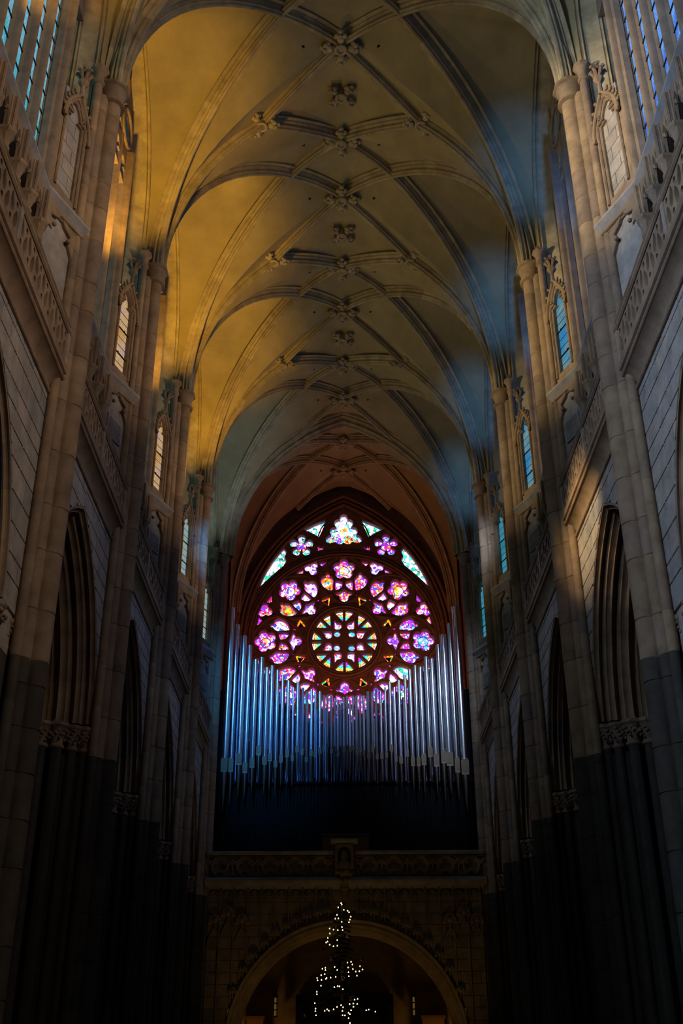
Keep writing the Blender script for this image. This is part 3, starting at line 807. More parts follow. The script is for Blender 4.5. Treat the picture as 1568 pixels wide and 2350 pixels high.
    WM = [(6.40, .06), (6.40, -.03)]+roll(6.46, -.06, .06, 140, -60, 5)+[(6.53, -.05), (6.60, -.06)]+[(6.72, -.13), (6.85, -.24), (6.93, -.27)]+roll(6.98, -.31, .05, 140, -60, 4)+[(7.05, -.30), (7.25, -.34), (7.25, .06)]
    for i in range(0, len(fr)-1, 2):
        obj('jamb_stone', G(('jamb_stone', i), lambda: MB().sweep(fr[i:i+3], WM), RIB), wl, LOC)
    # unseen wall added behind the glass to block light
    obj('outer_wall', G('outer_close', lambda: MB().box(7.35, 7.5, -hl, hl, 20, 33.5), MORTAR, 0), wl, LOC)
for s in (-1, 1):
    for b in range(5): build_bay(s, b)

# ------------------------------------------------------------------ vault
ceil = empty('ceiling'); tag(ceil, 'net vault of plastered cells and moulded stone ribs', 'ceiling', kind='structure')
XC, ZC, RC = -2.60, 25.32, 8.72
SPR = 6.12
def zb(x): return ZC+math.sqrt(max(0, RC*RC-(abs(x)-XC)**2))
XS, ZSS = 2.81, None
ZSS = zb(XS)
ZRB = 33.64
XX, ZX = 1.95, 33.32
def pS(s, y): return Vector((s*XS, y, ZSS))
def pX(s, y): return Vector((s*XX, y, ZX))
def pB(y): return Vector((0, y, ZRB))
def pP(s, y): return Vector((s*SPR, y, ZC))
def rib_ps(s, y, n=16, to=XS):
    a1 = math.acos((to-XC)/RC)
    return [Vector((s*(XC+RC*math.cos(a1*i/n)), y, ZC+RC*math.sin(a1*i/n))) for i in range(n+1)]
def rib_px(s, y, ym, n=16):
    d = Vector((XX-SPR, ym-y)); D = d.length; rise = ZX-ZC
    R = (D*D+rise*rise)/(2*D); a1 = math.asin(min(1, rise/R))
    if R-D < 0: a1 = pi-a1
    out = []
    for i in range(n+1):
        a = a1*i/n; q = (R-R*math.cos(a))/D
        out.append(Vector((s*(SPR+d.x*q), y+d.y*q, ZC+R*math.sin(a))))
    return out
def rib_top(a, b, n=8, lift=.13):
    return [a.lerp(b, i/n)+Vector((0, 0, lift*4*(i/n)*(1-i/n))) for i in range(n+1)]
RPROF = [(-.36, .0), (-.36, -.035), (-.20, -.04), (-.20, -.10), (-.15, -.13), (-.115, -.17), (-.11, -.22), (-.14, -.25), (-.13, -.30), (-.085, -.32), (-.075, -.35), (-.06, -.40), (0, -.43)]
RPROF = [(a*.86, b*.92) for a, b in RPROF]
RPROF = RPROF+[(-a, b) for a, b in reversed(RPROF[:-1])]
def curve_frames(P):
    fr = []; n = len(P)
    for i in range(n):
        t = (P[min(i+1, n-1)]-P[max(i-1, 0)]).normalized()
        h = Vector((t.x, t.y, 0))
        side = Vector((-h.y, h.x, 0)).normalized() if h.length > 1e-4 else None
        fr.append([P[i], side, t])
    sd = next(f[1] for f in fr if f[1] is not None)
    out = []
    for p, side, t in fr:
        if side is None: side = sd
        u_ = t.cross(side)
        if u_.z < 0: u_ = -u_
        out.append((p, side, u_.normalized()))
    return out
CELLV, CELLF = [], []
def patch_obj(name, grid, mat):
    mb = MB(); n = len(grid[0]); vs = [p for r in grid for p in r]; fs = []
    for j in range(len(grid)-1):
        for i in range(n-1): fs.append((j*n+i, j*n+i+1, (j+1)*n+i+1, (j+1)*n+i))
    o_ = len(CELLV); CELLV.extend(vs); CELLF.extend([tuple(i+o_ for i in f) for f in fs])
    mb.add(vs, fs); return obj(name, mb.mesh(name, mat, 1, 60), ceil)
nv = [0]
def rib(P, pieces=0, prof=RPROF):
    fr = curve_frames(P)
    if pieces and nv[0] < 290:
        st = max(1, (len(fr)-1)//pieces); i = 0
        while i < len(fr)-1:
            j = min(i+st, len(fr)-1)
            seg = fr[i:j+1]
            obj('voussoir', MB().sweep(seg, prof).mesh('voussoir', RIB), ceil); nv[0] += 1
            i = j
    else:
        obj('rib', MB().sweep(fr, prof).mesh('rib', RIB), ceil)
def boss_mb(r=.42, leaves=4, a0=0):
    mb = MB(); rn = random.Random(leaves)
    mb.tube([(.17*math.cos(2*pi*k/14), .17*math.sin(2*pi*k/14), -.42) for k in range(14)], .055, 6, True)
    mb.lathe(0, 0, [(.20, 0), (.20, -.36), (.13, -.40)], 12)
    for k in range(leaves):
        a = a0+2*pi*k/leaves
        for (rr, da, z, q) in ((.34, 0, -.36, .13), (.46, .22, -.34, .10), (.46, -.22, -.34, .10), (.58, 0, -.31, .09), (.40, .34, -.28, .08), (.40, -.34, -.28, .08), (.50, 0, -.43, .06)):
            mb.ball((r/.42*rr*math.cos(a+da), r/.42*rr*math.sin(a+da), z), q*r/.42, (7, 5), (1, 1, .75))
        mb.tube([(.2*math.cos(a), .2*math.sin(a), -.3), (.5*math.cos(a), .5*math.sin(a), -.25)], .09, 6)
    return mb
BOSS = boss_mb(.47, 4, 0).mesh('boss', RIB); ROSET = boss_mb(.40, 4, pi/4).mesh('rosette', RIB); SBOSS = boss_mb(.42, 3, pi/2).mesh('side_boss', RIB)
HOLEM = MB().lathe(0, 0, [(.06, .05), (.06, -.02)], 10).mesh('vent_hole', HOLE)
def coons(A, B, top, n):
    """A(t), B(t) two ribs from one springer; top(s) runs from A's end to B's end"""
    g = []; m_ = len(A)
    for j in range(m_):
        t = j/(m_-1); row = []
        for i in range(n+1):
            q = i/n
            p = A[j].lerp(B[j], q)
            ch = A[-1].lerp(B[-1], q)
            row.append(p+(top(q)-ch)*t**2)
        g.append(row)
    return g
def bays_vault():
    for k in range(0, 7):
        y = PY[k]; big = (k == 5)
        for s in (-1, 1):
            for d in (-1, 1):
                if (k == 0 and d < 0) or (k == 6 and d > 0): continue
                ym = MID[k-1] if d < 0 else MID[k]
                half = abs(ym-y)
                ps = rib_ps(s, y); px_ = rib_px(s, y, ym)
                B = pB(y+d*2.1*half/3.575)
                S_, X_ = pS(s, y), pX(s, ym)
                rsb = rib_top(S_, B); rxb = rib_top(X_, B)
                def top(q):
                    if q < .5:
                        f_ = q*2*8; i = min(int(f_), 7); return rsb[i].lerp(rsb[i+1], f_-i)
                    f_ = (q-.5)*2*8; i = min(int(f_), 7); R_ = list(reversed(rxb)); return R_[i].lerp(R_[i+1], f_-i)
                patch_obj('vault_cell', coons(ps, px_, top, 16), PLASTER)
                # lunette cell against the window arch
                if k != 6 or True:
                    hw = half-.02; hwall = 6.42
                    wa = arch2(half-.30, 26.9, 32.38-26.9, 14)[:15]      # (y from foot to apex)
                    g = []
                    for j in range(17):
                        r_ = px_[j]
                        u = abs(r_.y-ym)/half
                        yy = ym-d*(u*(half-.30)) if True else r_.y
                        # height of the wall arch at that y
                        rise = 32.38-26.9; hf = half-.30; c = (rise*rise-hf*hf)/(2*hf); R_ = hf+c
                        yo = abs(yy-ym); zw = 26.9+math.sqrt(max(0, R_*R_-(yo+c)**2))
                        wp = Vector((s*hwall, yy, zw if r_.z > 27.2 else min(zw, r_.z+.3)))
                        row = []
                        for i in range(9):
                            q = i/8; p = r_.lerp(wp, q); p.z += .10*math.sin(pi*q)*min(1, j/8)
                            row.append(p)
                        g.append(row)
                    patch_obj('vault_cell', g, PLASTER)
                if k < 6 or True:
                    rib(px_, 8 if 1 <= k <= 4 else 0)
                rib(rxb, 2 if 1 <= k <= 3 else 0)
                if not big and k != 6: rib(rsb, 2 if 1 <= k <= 3 else 0)
                if big or k == 6: rib(rib_top(S_+Vector((0, 0, 0)), B), 0)
            if not big and k != 6: rib(rib_ps(s, y), 8 if 1 <= k <= 4 else 0)
        # crown diamonds
        if 1 <= k <= 5:
            e0 = PY[k]-MID[k-1]; e1 = MID[k]-PY[k]
            b0, b1 = pB(y-2.1*e0/3.575), pB(y+2.1*e1/3.575)
        else:
            e0 = e1 = 3.6; b0 = pB(y-2.1*1.03); b1 = pB(y+2.1*1.25)
        if True:
            Sl, Sr = pS(-1, y), pS(1, y)
            if k == 0: b0 = pB(y)
            if k == 6: b1 = pB(y)
            quad_cell(Sl, b1, Sr, b0, y, k)
        if k < 6:
            ym = MID[k]; half = ym-PY[k]
            c0 = pB(PY[k]+2.1*half/3.575); c1 = pB(PY[k+1]-2.1*half/3.575)
            quad_cell(pX(-1, ym), c1, pX(1, ym), c0, ym, -1)
            for c in (c0, c1): obj('boss', BOSS, ceil, (0, c.y, ZRB-.08))
        if 1 <= k <= 4:
            obj('rosette', ROSET, ceil, (0, y, 33.62))
            for s in (-1, 1): obj('side_boss', SBOSS, ceil, (s*XS, y, ZSS+.05), rotz=(pi/2 if s > 0 else -pi/2))
        if big:
            tp = [(-.52, .05), (-.52, -.10), (-.40, -.14), (-.42, -.22), (-.34, -.30), (-.26, -.28), (-.22, -.36), (-.27, -.44), (-.18, -.52), (-.10, -.50), (-.07, -.60), (0, -.64)]
            tp = tp+[(-a, b_) for a, b_ in reversed(tp[:-1])]
            for s in (-1, 1):
                P = rib_ps(s, y, 28, 0.0)
                fr = curve_frames(P)
                for i in range(0, 28, 4): obj('transverse_arch_stone', MB().sweep(fr[i:i+5], tp).mesh('transverse_arch_stone', RIB), ceil)
def quad_cell(a, b, c, d, y, k):
    e1 = rib_top(a, b); e2 = rib_top(d, c); n = 8      # a->b and d->c
    f1 = rib_top(a, d); f2 = rib_top(b, c)
    g = []
    for j in range(n+1):
        v = j/n; row = []
        for i in range(n+1):
            u = i/n
            p = (e1[i]*(1-v)+e2[i]*v)+(f1[j]*(1-u)+f2[j]*u)-(a*(1-u)*(1-v)+b*u*(1-v)+d*(1-u)*v+c*u*v)
            if k >= 0: p = p+Vector((0, 0, .42*16*u*(1-u)*v*(1-v)))
            row.append(p)
        g.append(row)
    patch_obj('vault_cell', g, PLASTER)
bays_vault()
from mathutils.bvhtree import BVHTree
bvh = BVHTree.FromPolygons(CELLV, CELLF)
for k in range(1, 6):
    for s in (-1, 1):
        for y_, x_ in ((MID[k]-1.55, 1.42), (MID[k]+1.40, 1.30), (MID[k]-2.6, 5.3), (MID[k]-1.2, 4.6)):
            hit = bvh.ray_cast(Vector((s*x_, y_, 28)), Vector((0, 0, 1)))
            if hit[0] and (x_ < 3 or (s < 0 and k < 3)): obj('vent_hole', HOLEM, ceil, hit[0]+Vector((0, 0, .01)))

# ------------------------------------------------------------------ west wall and rose window
WY = 56.2
west = empty('wall_back', (0, WY, 0)); tag(west, 'west end wall of reddish stone around the rose window', 'wall', kind='structure')
def west_arch(off=0.0, foot=17.0, n=26):
    return arch2(5.5+off, 23.85, 8.45+off*1.18, n, foot)
wa = west_arch(.0)
big = [(-7.6, 0), (7.6, 0), (7.6, 34.6), (-7.6, 34.6)]
wp_ = plate(big, [list(wa)], .8).xf(Matrix.Translation((0, .75, 0)))
obj('wall_face', wp_.mesh('west_face', WEST, 1, 0), west)
def wframes(pts):
    fr = []; n = len(pts)
    for i in range(n):
        a = pts[max(i-1, 0)]; b = pts[min(i+1, n-1)]
        t = Vector((b[0]-a[0], 0, b[1]-a[1])).normalized()
        fr.append((Vector((pts[i][0], 0, pts[i][1])), Vector((0, 1, 0)), Vector((t.z, 0, -t.x))))
    return fr
for off, prof in ((.52, [(.35, .25), (.25, .22), (.12, .10), (.10, 0), (.18, -.06), (.30, -.02), (.36, .05)]), (.30, [(.36, .12), (.24, .10), (.18, .02), (.22, -.07), (.34, -.08), (.40, 0)]), (.08, [(.36, .14), (.20, .08), (.16, 0), (.2, -.08), (.32, -.10), (.42, -.04)])):
    fr = wframes(west_arch(off)); n = len(fr)
    for i in range(0, n-1, 5):
        obj('arch_stone', MB().sweep(fr[i:i+6], prof).mesh('west_arch_stone', WEST), west)
# side walls of the west bay
for s in (-1, 1):
    o = obj('west_bay_wall', MB().box(6.55, 7.2, PY[5]+.3, WY+.4, 0, 33.4).mesh('west_bay_wall', WEST, s, 0), walls[s])
    for jy in (55.6, 55.95):
        obj('corner_shaft', MB().lathe(6.35 if jy < 55.8 else 6.1, jy, [(.16, 10), (.16, 25.2)], 12).mesh('corner_shaft', WEST, s), walls[s])

win_n[0] += 1
rose = empty('window_%d' % win_n[0], (0, WY, 23.85)); tag(rose, 'great round stained glass rose window above the organ', 'window', kind='structure')
RH = []            # holes (polygons in x,z relative to the centre), each with its glass
def rot(pts, a):
    c, s_ = math.cos(a), math.sin(a); return [(x*c-z*s_, x*s_+z*c) for x, z in pts]
def flower(cx, cz, n, d, r, a0=pi/2, N=60):
    out = []
    for k in range(N):
        th = 2*pi*k/N; ph = ((th-a0+pi/n) % (2*pi/n))-pi/n
        rr = d*math.cos(ph)+math.sqrt(max(r*r-(d*math.sin(ph))**2, 0)) if abs(d*math.sin(ph)) < r else .2
        out.append((cx+rr*math.cos(th), cz+rr*math.sin(th)))
    return out
def hole(pts, mat, pad=1.06):
    if mat not in (G_RIM, G_FLAG, G_RND): pts = offset_loop(pts, .022)
    RH.append((pts, mat, pad))
discs = []
petm = {0: (G_MAG, G_SUN, G_GLD, G_MAG), 1: (G_VIO, G_WHT, G_GLD, G_WHT), 2: (G_VIO, G_MAG, G_VIO, G_WHT), 3: (G_BLU, G_WHT, G_BLU, G_VIO), 4: (G_BLU, G_MAG, G_VIO, G_VIO), 5: (G_BLU, G_TOP, G_TOP, G_BLU), 6: (G_BLU, G_RND, G_BLU, G_BLU), 7: (G_MAG, G_SUN, G_MAG, G_VIO)}
for k in range(8):
    A = k*pi/4
    m1, m2, m3, m4 = petm[k]
    hole(rot(flower(0, 4.38, 5, .37, .245), A), m1)
    discs.append((rot([(0, 4.38)], A)[0], .285, m2))
    for q in (-1, 1):
        heart = [(.93+.0, 4.15), (1.03, 4.08), (1.02, 3.98), (1.12, 3.93), (1.26, 3.86), (1.32, 3.70), (1.28, 3.50), (1.17, 3.32), (1.02, 3.18), (.86, 3.10), (.70, 3.08), (.66, 3.12), (.65, 3.40), (.62, 3.62), (.64, 3.80), (.76, 3.93), (.84, 3.97), (.84, 4.08)]
        hole(rot([(q*x, z) for x, z in (heart if q > 0 else heart)], A), m3 if q < 0 else m4)
        quad = [(.08, 3.52), (.20, 3.60), (.48, 3.66), (.50, 3.40), (.47, 3.10), (.30, 3.16), (.16, 3.28)]
        hole(rot([(q*x, z) for x, z in quad], A), G_WHT if k % 2 else G_VIO)
        hole(rot([(q*.78, 2.72), (q*.66, 2.74), (q*.70, 2.86), (q*.80, 2.84)], A), G_TIN)
    bell = [(0, 3.08), (.16, 2.96), (.42, 2.90), (.50, 2.84), (.42, 2.78), (.28, 2.76), (.22, 2.68), (.24, 2.54), (.14, 2.42), (0, 2.36)]
    hole(rot(bell+[(-x, z) for x, z in reversed(bell[1:-1])], A), m4 if k != 4 else G_VIO)
    # trefoil between the petals, small triangles beside it
    B_ = A+pi/8
    hole(rot(flower(0, 4.84, 3, .22, .21, -pi/2, 42), B_), G_WHT if k in (0, 7, 2, 5) else G_VIO)
    for q in (-1, 1):
        hole(rot([(q*.46, 5.00), (q*.98, 4.90), (q*.70, 4.62), (q*.60, 4.74)], B_), G_MAG)
    # orange triangle inside the ring
    hole(rot([(-.29, 2.82), (.29, 2.82), (0, 2.30)], B_), G_TRI, 1.05)
    # rim wedges in pairs
    for q in (-1, 1):
        hole(rot([(q*.07, 1.15), (q*.08, 1.80), (q*.30, 1.77), (q*.55, 1.69), (q*.30, 1.40)], A), G_RIM)
for k in range(4):
    A = k*pi/2
    for q in (-1, 1):
        hole(rot([(q*.56, 1.30), (q*.57, .72), (q*.46, .68), (q*.28, .67), (q*.16, .75), (q*.12, .92), (q*.20, 1.05), (q*.40, 1.10)], A), G_FLAG)
    hole(rot([(.42+.19*math.cos(2*pi*i/16), .40+.19*math.sin(2*pi*i/16)) for i in range(16)], A), G_RND)
# lights of the spandrel above the circle
T = [(0, 7.93), (.15, 7.86), (.22, 7.72), (.20, 7.58), (.33, 7.60), (.48, 7.52), (.54, 7.36), (.48, 7.20), (.38, 7.12), (.50, 7.08), (.66, 7.05), (.78, 6.92), (.78, 6.74), (.70, 6.60), (.88, 6.52), (1.03, 6.36), (1.00, 6.16), (.82, 6.08), (.58, 6.14), (.46, 6.16), (.34, 6.02), (.16, 6.02), (.02, 6.12)]
hole(T+[(-x, z) for x, z in reversed(T[1:])], G_TOP)
for q in (-1, 1):
    six = flower(0, 0, 5, .42, .215, pi/2 if q < 0 else pi/2)
    hole([(q*2.46+x*1.08, 5.9+z*1.08) for x, z in six], G_TOP if q < 0 else G_BLU)
    discs.append(((q*2.46, 5.9), .30, G_MAG))
    hole([(q*2.30, 6.95), (q*1.75, 7.26), (q*1.08, 7.56), (q*1.20, 7.10), (q*1.46, 6.50), (q*1.90, 6.78)], G_TOP)
    hole([(q*4.84, 3.28), (q*4.45, 4.40), (q*4.0, 5.18), (q*3.52, 5.78), (q*3.34, 5.50), (q*3.46, 5.20), (q*3.34, 4.95), (q*3.52, 4.62), (q*4.20, 3.98)], G_TOP)
    hole([(q*1.50, 5.92), (q*1.06, 5.74), (q*1.48, 5.60)], G_MAG)
FIG = [([(.05, 6.62), (.30, 6.70), (.52, 6.55), (.56, 6.32), (.44, 6.20), (.30, 6.08), (.14, 6.10), (.06, 6.3)], G_GLD), ([(-.10, 6.14), (-.28, 6.06), (-.44, 6.14), (-.50, 6.40), (-.42, 6.74), (-.30, 6.80), (-.16, 6.5)], G_BLU), ([(-.56, 6.62), (-.80, 6.44), (-.78, 6.22), (-.60, 6.20), (-.52, 6.40)], G_GLD), ([(.60, 6.5), (.74, 6.34), (.92, 6.24), (.84, 6.14), (.64, 6.2), (.58, 6.34)], G_GLD), ([(.24*math.cos(2*pi*i/14), 7.05+.36*math.sin(2*pi*i/14)) for i in range(14)], G_SUN)]
outer = [(y_, z_-23.85) for y_, z_ in west_arch(.14, 17.2, 20)]
rp = plate(outer, [h[0] for h in RH], .34, .03).xf(Matrix.Translation((0, .45, 0)))
obj('tracery', rp.mesh('rose_tracery', WEST, 1, 25), rose)
for pts, mat, pad in RH:
    cx = sum(p[0] for p in pts)/len(pts); cz = sum(p[1] for p in pts)/len(pts)
    pp = [(cx+(x-cx)*pad, cz+(z-cz)*pad) for x, z in pts]
    if mat in (G_TIN, G_TRI, G_RIM, G_RND):
        obj('pane', MB().loft([[(x, .60, z) for x, z in pp], [(x, .63, z) for x, z in pp]]).mesh('pane', mat, 1, 0), rose)
        if mat is G_TRI:
            dk = [(cx+(x-cx)*.52, cz+(z-cz)*.52) for x, z in pts]
            obj('dark_pane', MB().loft([[(x, .57, z) for x, z in dk], [(x, .585, z) for x, z in dk]]).mesh('dark_pane', LEAD, 1, 0), rose)
        continue
    obj('border_pane', MB().loft([[(x, .60, z) for x, z in pp], [(x, .63, z) for x, z in pp]]).mesh('border_pane', G_BOC if mat is G_TOP else G_BOR, 1, 0), rose)
    ins = offset_loop(pts, -.055)
    obj('pane', MB().loft([[(x, .585, z) for x, z in ins], [(x, .598, z) for x, z in ins]]).mesh('pane', mat, 1, 0), rose)
for pts, mat in FIG:
    obj('pane', MB().loft([[(x, .57, z) for x, z in pts], [(x, .585, z) for x, z in pts]]).mesh('figure_pane', mat, 1, 0), rose)
for (cx, cz), r, mat in discs:
    c = circ(cx, cz, r, 20)
    if mat: 
        obj('pane', MB().loft([[(x, .57, z) for x, z in c], [(x, .585, z) for x, z in c]]).mesh('round_pane', mat, 1, 0), rose)
        obj('lead_ring', MB().tube([(x, .57, z) for x, z in c], .018, 5, True).mesh('lead_ring', LEAD), rose)
    else:
        cc = [(cx+(x-cx)*1.0, cz+(z-cz)*1.0) for x, z in circ(cx, cz, r, 3 if False else 10)]
        obj('dark_pane', MB().loft([[(x, .57, z) for x, z in cc], [(x, .585, z) for x, z in cc]]).mesh('dark_pane', LEAD, 1, 0), rose)
# raised mouldings of the tracery
def ring_m(r, t, name='ring_moulding', n=64): obj(name, MB().tube([(r*math.cos(2*pi*i/n), .27, r*math.sin(2*pi*i/n)) for i in range(n)], t, 8, True).mesh(name, WEST), rose)
for r, t in ((1.90, .06), (2.05, .09), (2.20, .05), (5.16, .07), (5.32, .10), (5.48, .06)): ring_m(r, t)
for k in range(8):
    A = k*pi/4
    for e, t in ((0, .055), (.10, .05)):
        pts = [(0, 2.18), (.42+e, 2.42), (.95+e, 2.85), (1.33+e, 3.35), (1.46+e, 3.75), (1.34+e, 4.20), (1.02+e, 4.62), (.55+e*.7, 4.98), (0, 5.22+e)]
        pts = pts+[(-x, z) for x, z in reversed(pts[1:-1])]
        obj('petal_moulding', MB().tube([(x, .27, z) for x, z in rot(pts, A)], t, 6, True).mesh('petal_moulding', WEST), rose)
    fl_ = flower(0, 4.38, 5, .42, .30)
    obj('foil_moulding', MB().tube([(x, .28, z) for x, z in rot(fl_, A)], .03, 5, True).mesh('foil_moulding', WEST), rose)
for q in (-1, 1):
    for sc_, t in ((1.32, .04), (1.52, .035)):
        obj('foil_moulding', MB().tube([(q*2.46+x*sc_, .28, 5.9+z*sc_) for x, z in flower(0, 0, 5, .42, .215)], t, 5, True).mesh('foil_moulding', WEST), rose)
for dx in (.12, .26):
    pth = [(1.18+dx, .27, 5.70), (1.30+dx, .27, 6.3), (1.06+dx, .27, 7.0), (.62+dx*.8, .27, 7.7), (0, .27, 8.1+dx)]
    obj('foil_moulding', MB().tube(pth+[(-a, b_, c) for a, b_, c in reversed(pth[:-1])], .04, 6).mesh('foil_moulding', WEST), rose)
# narrow coloured light in the right wall of the west bay
sl = obj('pane', MB().box(6.50, 6.56, 53.3, 53.8, 19.0, 20.6).mesh('side_pane', G_WHT, 1, 0), walls[1])

# ------------------------------------------------------------------ organ loft
LY = 48.55
loft = empty('wall_loft', (0, LY, 0)); tag(loft, 'carved stone organ gallery spanning the nave on a wide pointed arch', 'wall', kind='structure')
cp = [(.10, 10.80), (-.10, 10.86), (-.12, 10.93), (-.10, 10.97), (.30, 10.97), (.30, 10.80)]
def xprism(poly, x0, x1): return MB().loft([[(x0, p[0], p[1]) for p in poly], [(x1, p[0], p[1]) for p in poly]])
for x0, x1 in ((-6.0, -.52), (.42, 6.0)): obj('coping', xprism(cp, x0, x1).mesh('coping', SLATE, 1, 20), loft)
obj('parapet', MB().box(-6.05, 6.05, .10, .34, 9.8, 10.9).mesh('parapet', LOFT, 1, 0), loft)
def parapet_tracery(w_):
    n = max(1, round(w_/1.2)); st = w_/n; holes = []
    for i in range(n):
        cx = st*(i+.5)
        holes.append(flower(cx, 10.40, 3, st*.13, st*.125, pi/2, 36))
        for q in (-1, 1):
            e = cx+q*st*.5
            pts = [(e-q*st*.30, 10.00), (e-q*st*.24, 10.18), (e-q*st*.16, 10.36), (e-q*st*.05, 10.46), (e-q*st*.03, 10.20), (e-q*st*.03, 10.00)]
            holes.append(pts)
            pts = [(e-q*st*.04, 10.74), (e-q*st*.30, 10.74), (e-q*st*.22, 10.66), (e-q*st*.10, 10.58)]
            holes.append(pts)
        holes.append([(cx-st*.14, 9.99), (cx+st*.14, 9.99), (cx, 10.12)])
    mb = plate([(0, 9.96), (w_, 9.96), (w_, 10.80), (0, 10.80)], holes, .10, .02)
    for i in range(n):
        cx = st*(i+.5)
        for q in (-1, 1):
            mb.tube([(cx+q*st*.06, -.06, 10.14), (cx+q*st*.22, -.06, 10.02), (cx+q*st*.33, -.06, 10.22), (cx+q*st*.30, -.06, 10.5), (cx+q*st*.16, -.06, 10.72)], .025, 6)
            mb.tube([(cx+q*st*.18, -.06, 10.0), (cx+q*st*.34, -.06, 10.42), (cx+q*st*.52, -.06, 10.62), (cx+q*st*.7, -.06, 10.74)], .022, 6)
    return mb
for x0, w_ in ((-6.0, 5.45), (.45, 5.55)):
    obj('parapet_tracery', parapet_tracery(w_).mesh('parapet_tracery', LOFT, 1, 25), loft, (x0, .06, 0))
sp = [(.34, 9.40), (.10, 9.42), (.06, 9.50), (.02, 9.55), (-.06, 9.60), (-.14, 9.66), (-.17, 9.74), (-.15, 9.80), (-.10, 9.82), (-.10, 9.86), (0, 9.90), (.34, 9.96)]
obj('cornice', xprism(sp, -6.05, 6.05).mesh('loft_cornice', SLATE, 1, 25), loft)
# wall over the arch, courses of blocks
LA = arch2(4.75, 3.3, 4.62, 18)
def la_hit(x):
    x = abs(x)
    half, rise, zs = 4.98, 4.85, 3.3
    c = (rise*rise-half*half)/(2*half); R_ = half+c
    if x >= half: return 0.0
    return zs+math.sqrt(max(0, R_*R_-(x+c)**2))
rn = random.Random(3); z = 0.6
while z < 9.4:
    z1 = min(z+.46, 9.42); x = -6.0+rn.uniform(-.6, 0)
    while x < 6.0:
        x1 = x+rn.uniform(.7, 1.3); a, c = max(x, -6.0), min(x1, 6.0); x = x1
        if c-a < .05: continue
        xs = [a+.01+(c-a-.02)*i/6 for i in range(7)]
        low = [(t, max(z+.01, la_hit(t))) for t in xs]; low = [p_ for p_ in low if p_[1] < z1-.03]
        if len(low) < 2: continue
        poly = low+[(low[-1][0], z1-.01), (low[0][0], z1-.01)]
        obj('stone', MB().loft([[(p_[0], .13, p_[1]) for p_ in poly], [(p_[0], .6, p_[1]) for p_ in poly]]).mesh('loft_stone', LOFT, 1, 0), loft)
    z = z1
fr = wframes(arch2(4.75, 3.3, 4.62, 20, 0.3))
lp = [(.14, .26), (.02, .26), (-.04, .22), (.02, .16), (.08, .12), (.06, .04), (.12, -.04), (.22, -.05), (.26, -.14), (.36, -.18), (.44, -.26), (.9, -.30), (.9, .26)]
for i in range(0, len(fr)-1, 3):
    obj('arch_stone', MB().sweep(fr[i:i+4], lp).mesh('loft_arch_stone', LOFT), loft)
# blind panel ribs, cusped heads and leaf carvings
for i in range(21):
    x = -5.95+i*.585
    if abs(x) < .35: continue
    zb_ = max(la_hit(x)+.25, 1.0)
    if zb_ > 9.2: continue
    obj('panel_rib', MB().loft([[(x-.055, .14, z_), (x-.02, .04, z_), (x+.02, .04, z_), (x+.055, .14, z_)] for z_ in (zb_, 9.42)]).mesh('panel_rib', LOFT, 1, 0), loft)
    if i < 20 and abs(x+.29) > .4:
        cx = x+.2925
        mb = MB()
        mb.tube([(cx-.25, .09, 8.98), (cx-.20, .09, 9.16), (cx, .09, 9.36), (cx+.20, .09, 9.16), (cx+.25, .09, 8.98)], .03, 6)
        for q in (-1, 1): mb.ball((cx+q*.12, .09, 9.12), .05, (6, 5)); mb.ball((cx+q*.17, .09, 9.02), .035, (6, 4))
        obj('panel_head', mb.mesh('panel_head', LOFT), loft)
def leaf_mb(sc_):
    mb = MB(); 
    mb.tube([(0, .08, -.25*sc_), (0, .04, .1*sc_)], .04*sc_, 6)
    for q in range(7):
        a = pi*q/6; mb.ball((.15*sc_*math.cos(a), .02, .05*sc_+.17*sc_*math.sin(a)), .075*sc_, (6, 5))
    mb.ball((0, -.02, .1*sc_), .09*sc_, (7, 5)); return mb
CROCK = leaf_mb(.9).mesh('crocket', LOFT); FLEUR = leaf_mb(1.5).mesh('fleuron', LOFT)
for i, q in enumerate([-.94, -.86, -.78, -.69, -.60, -.51, -.42, -.33, -.24, -.15, .15, .24, .33, .42, .51, .60, .69, .78, .86, .94]):
    x = q*4.98; obj('crocket', CROCK, loft, (x, -.0, la_hit(x)+.32))
for x, z in ((-5.55, 8.0), (-5.0, 8.3), (-4.4, 8.0), (4.4, 8.0), (5.0, 8.3), (5.55, 8.0)):
    obj('fleuron', FLEUR, loft, (x, .05, z))
    obj('gablet', MB().tube([(x-.28, .08, z-.75), (x-.2, .08, z-.5), (x-.03, .08, z-.2), (x+.03, .08, z-.2), (x+.2, .08, z-.5), (x+.28, .08, z-.75)], .035, 6).mesh('gablet', LOFT), loft)
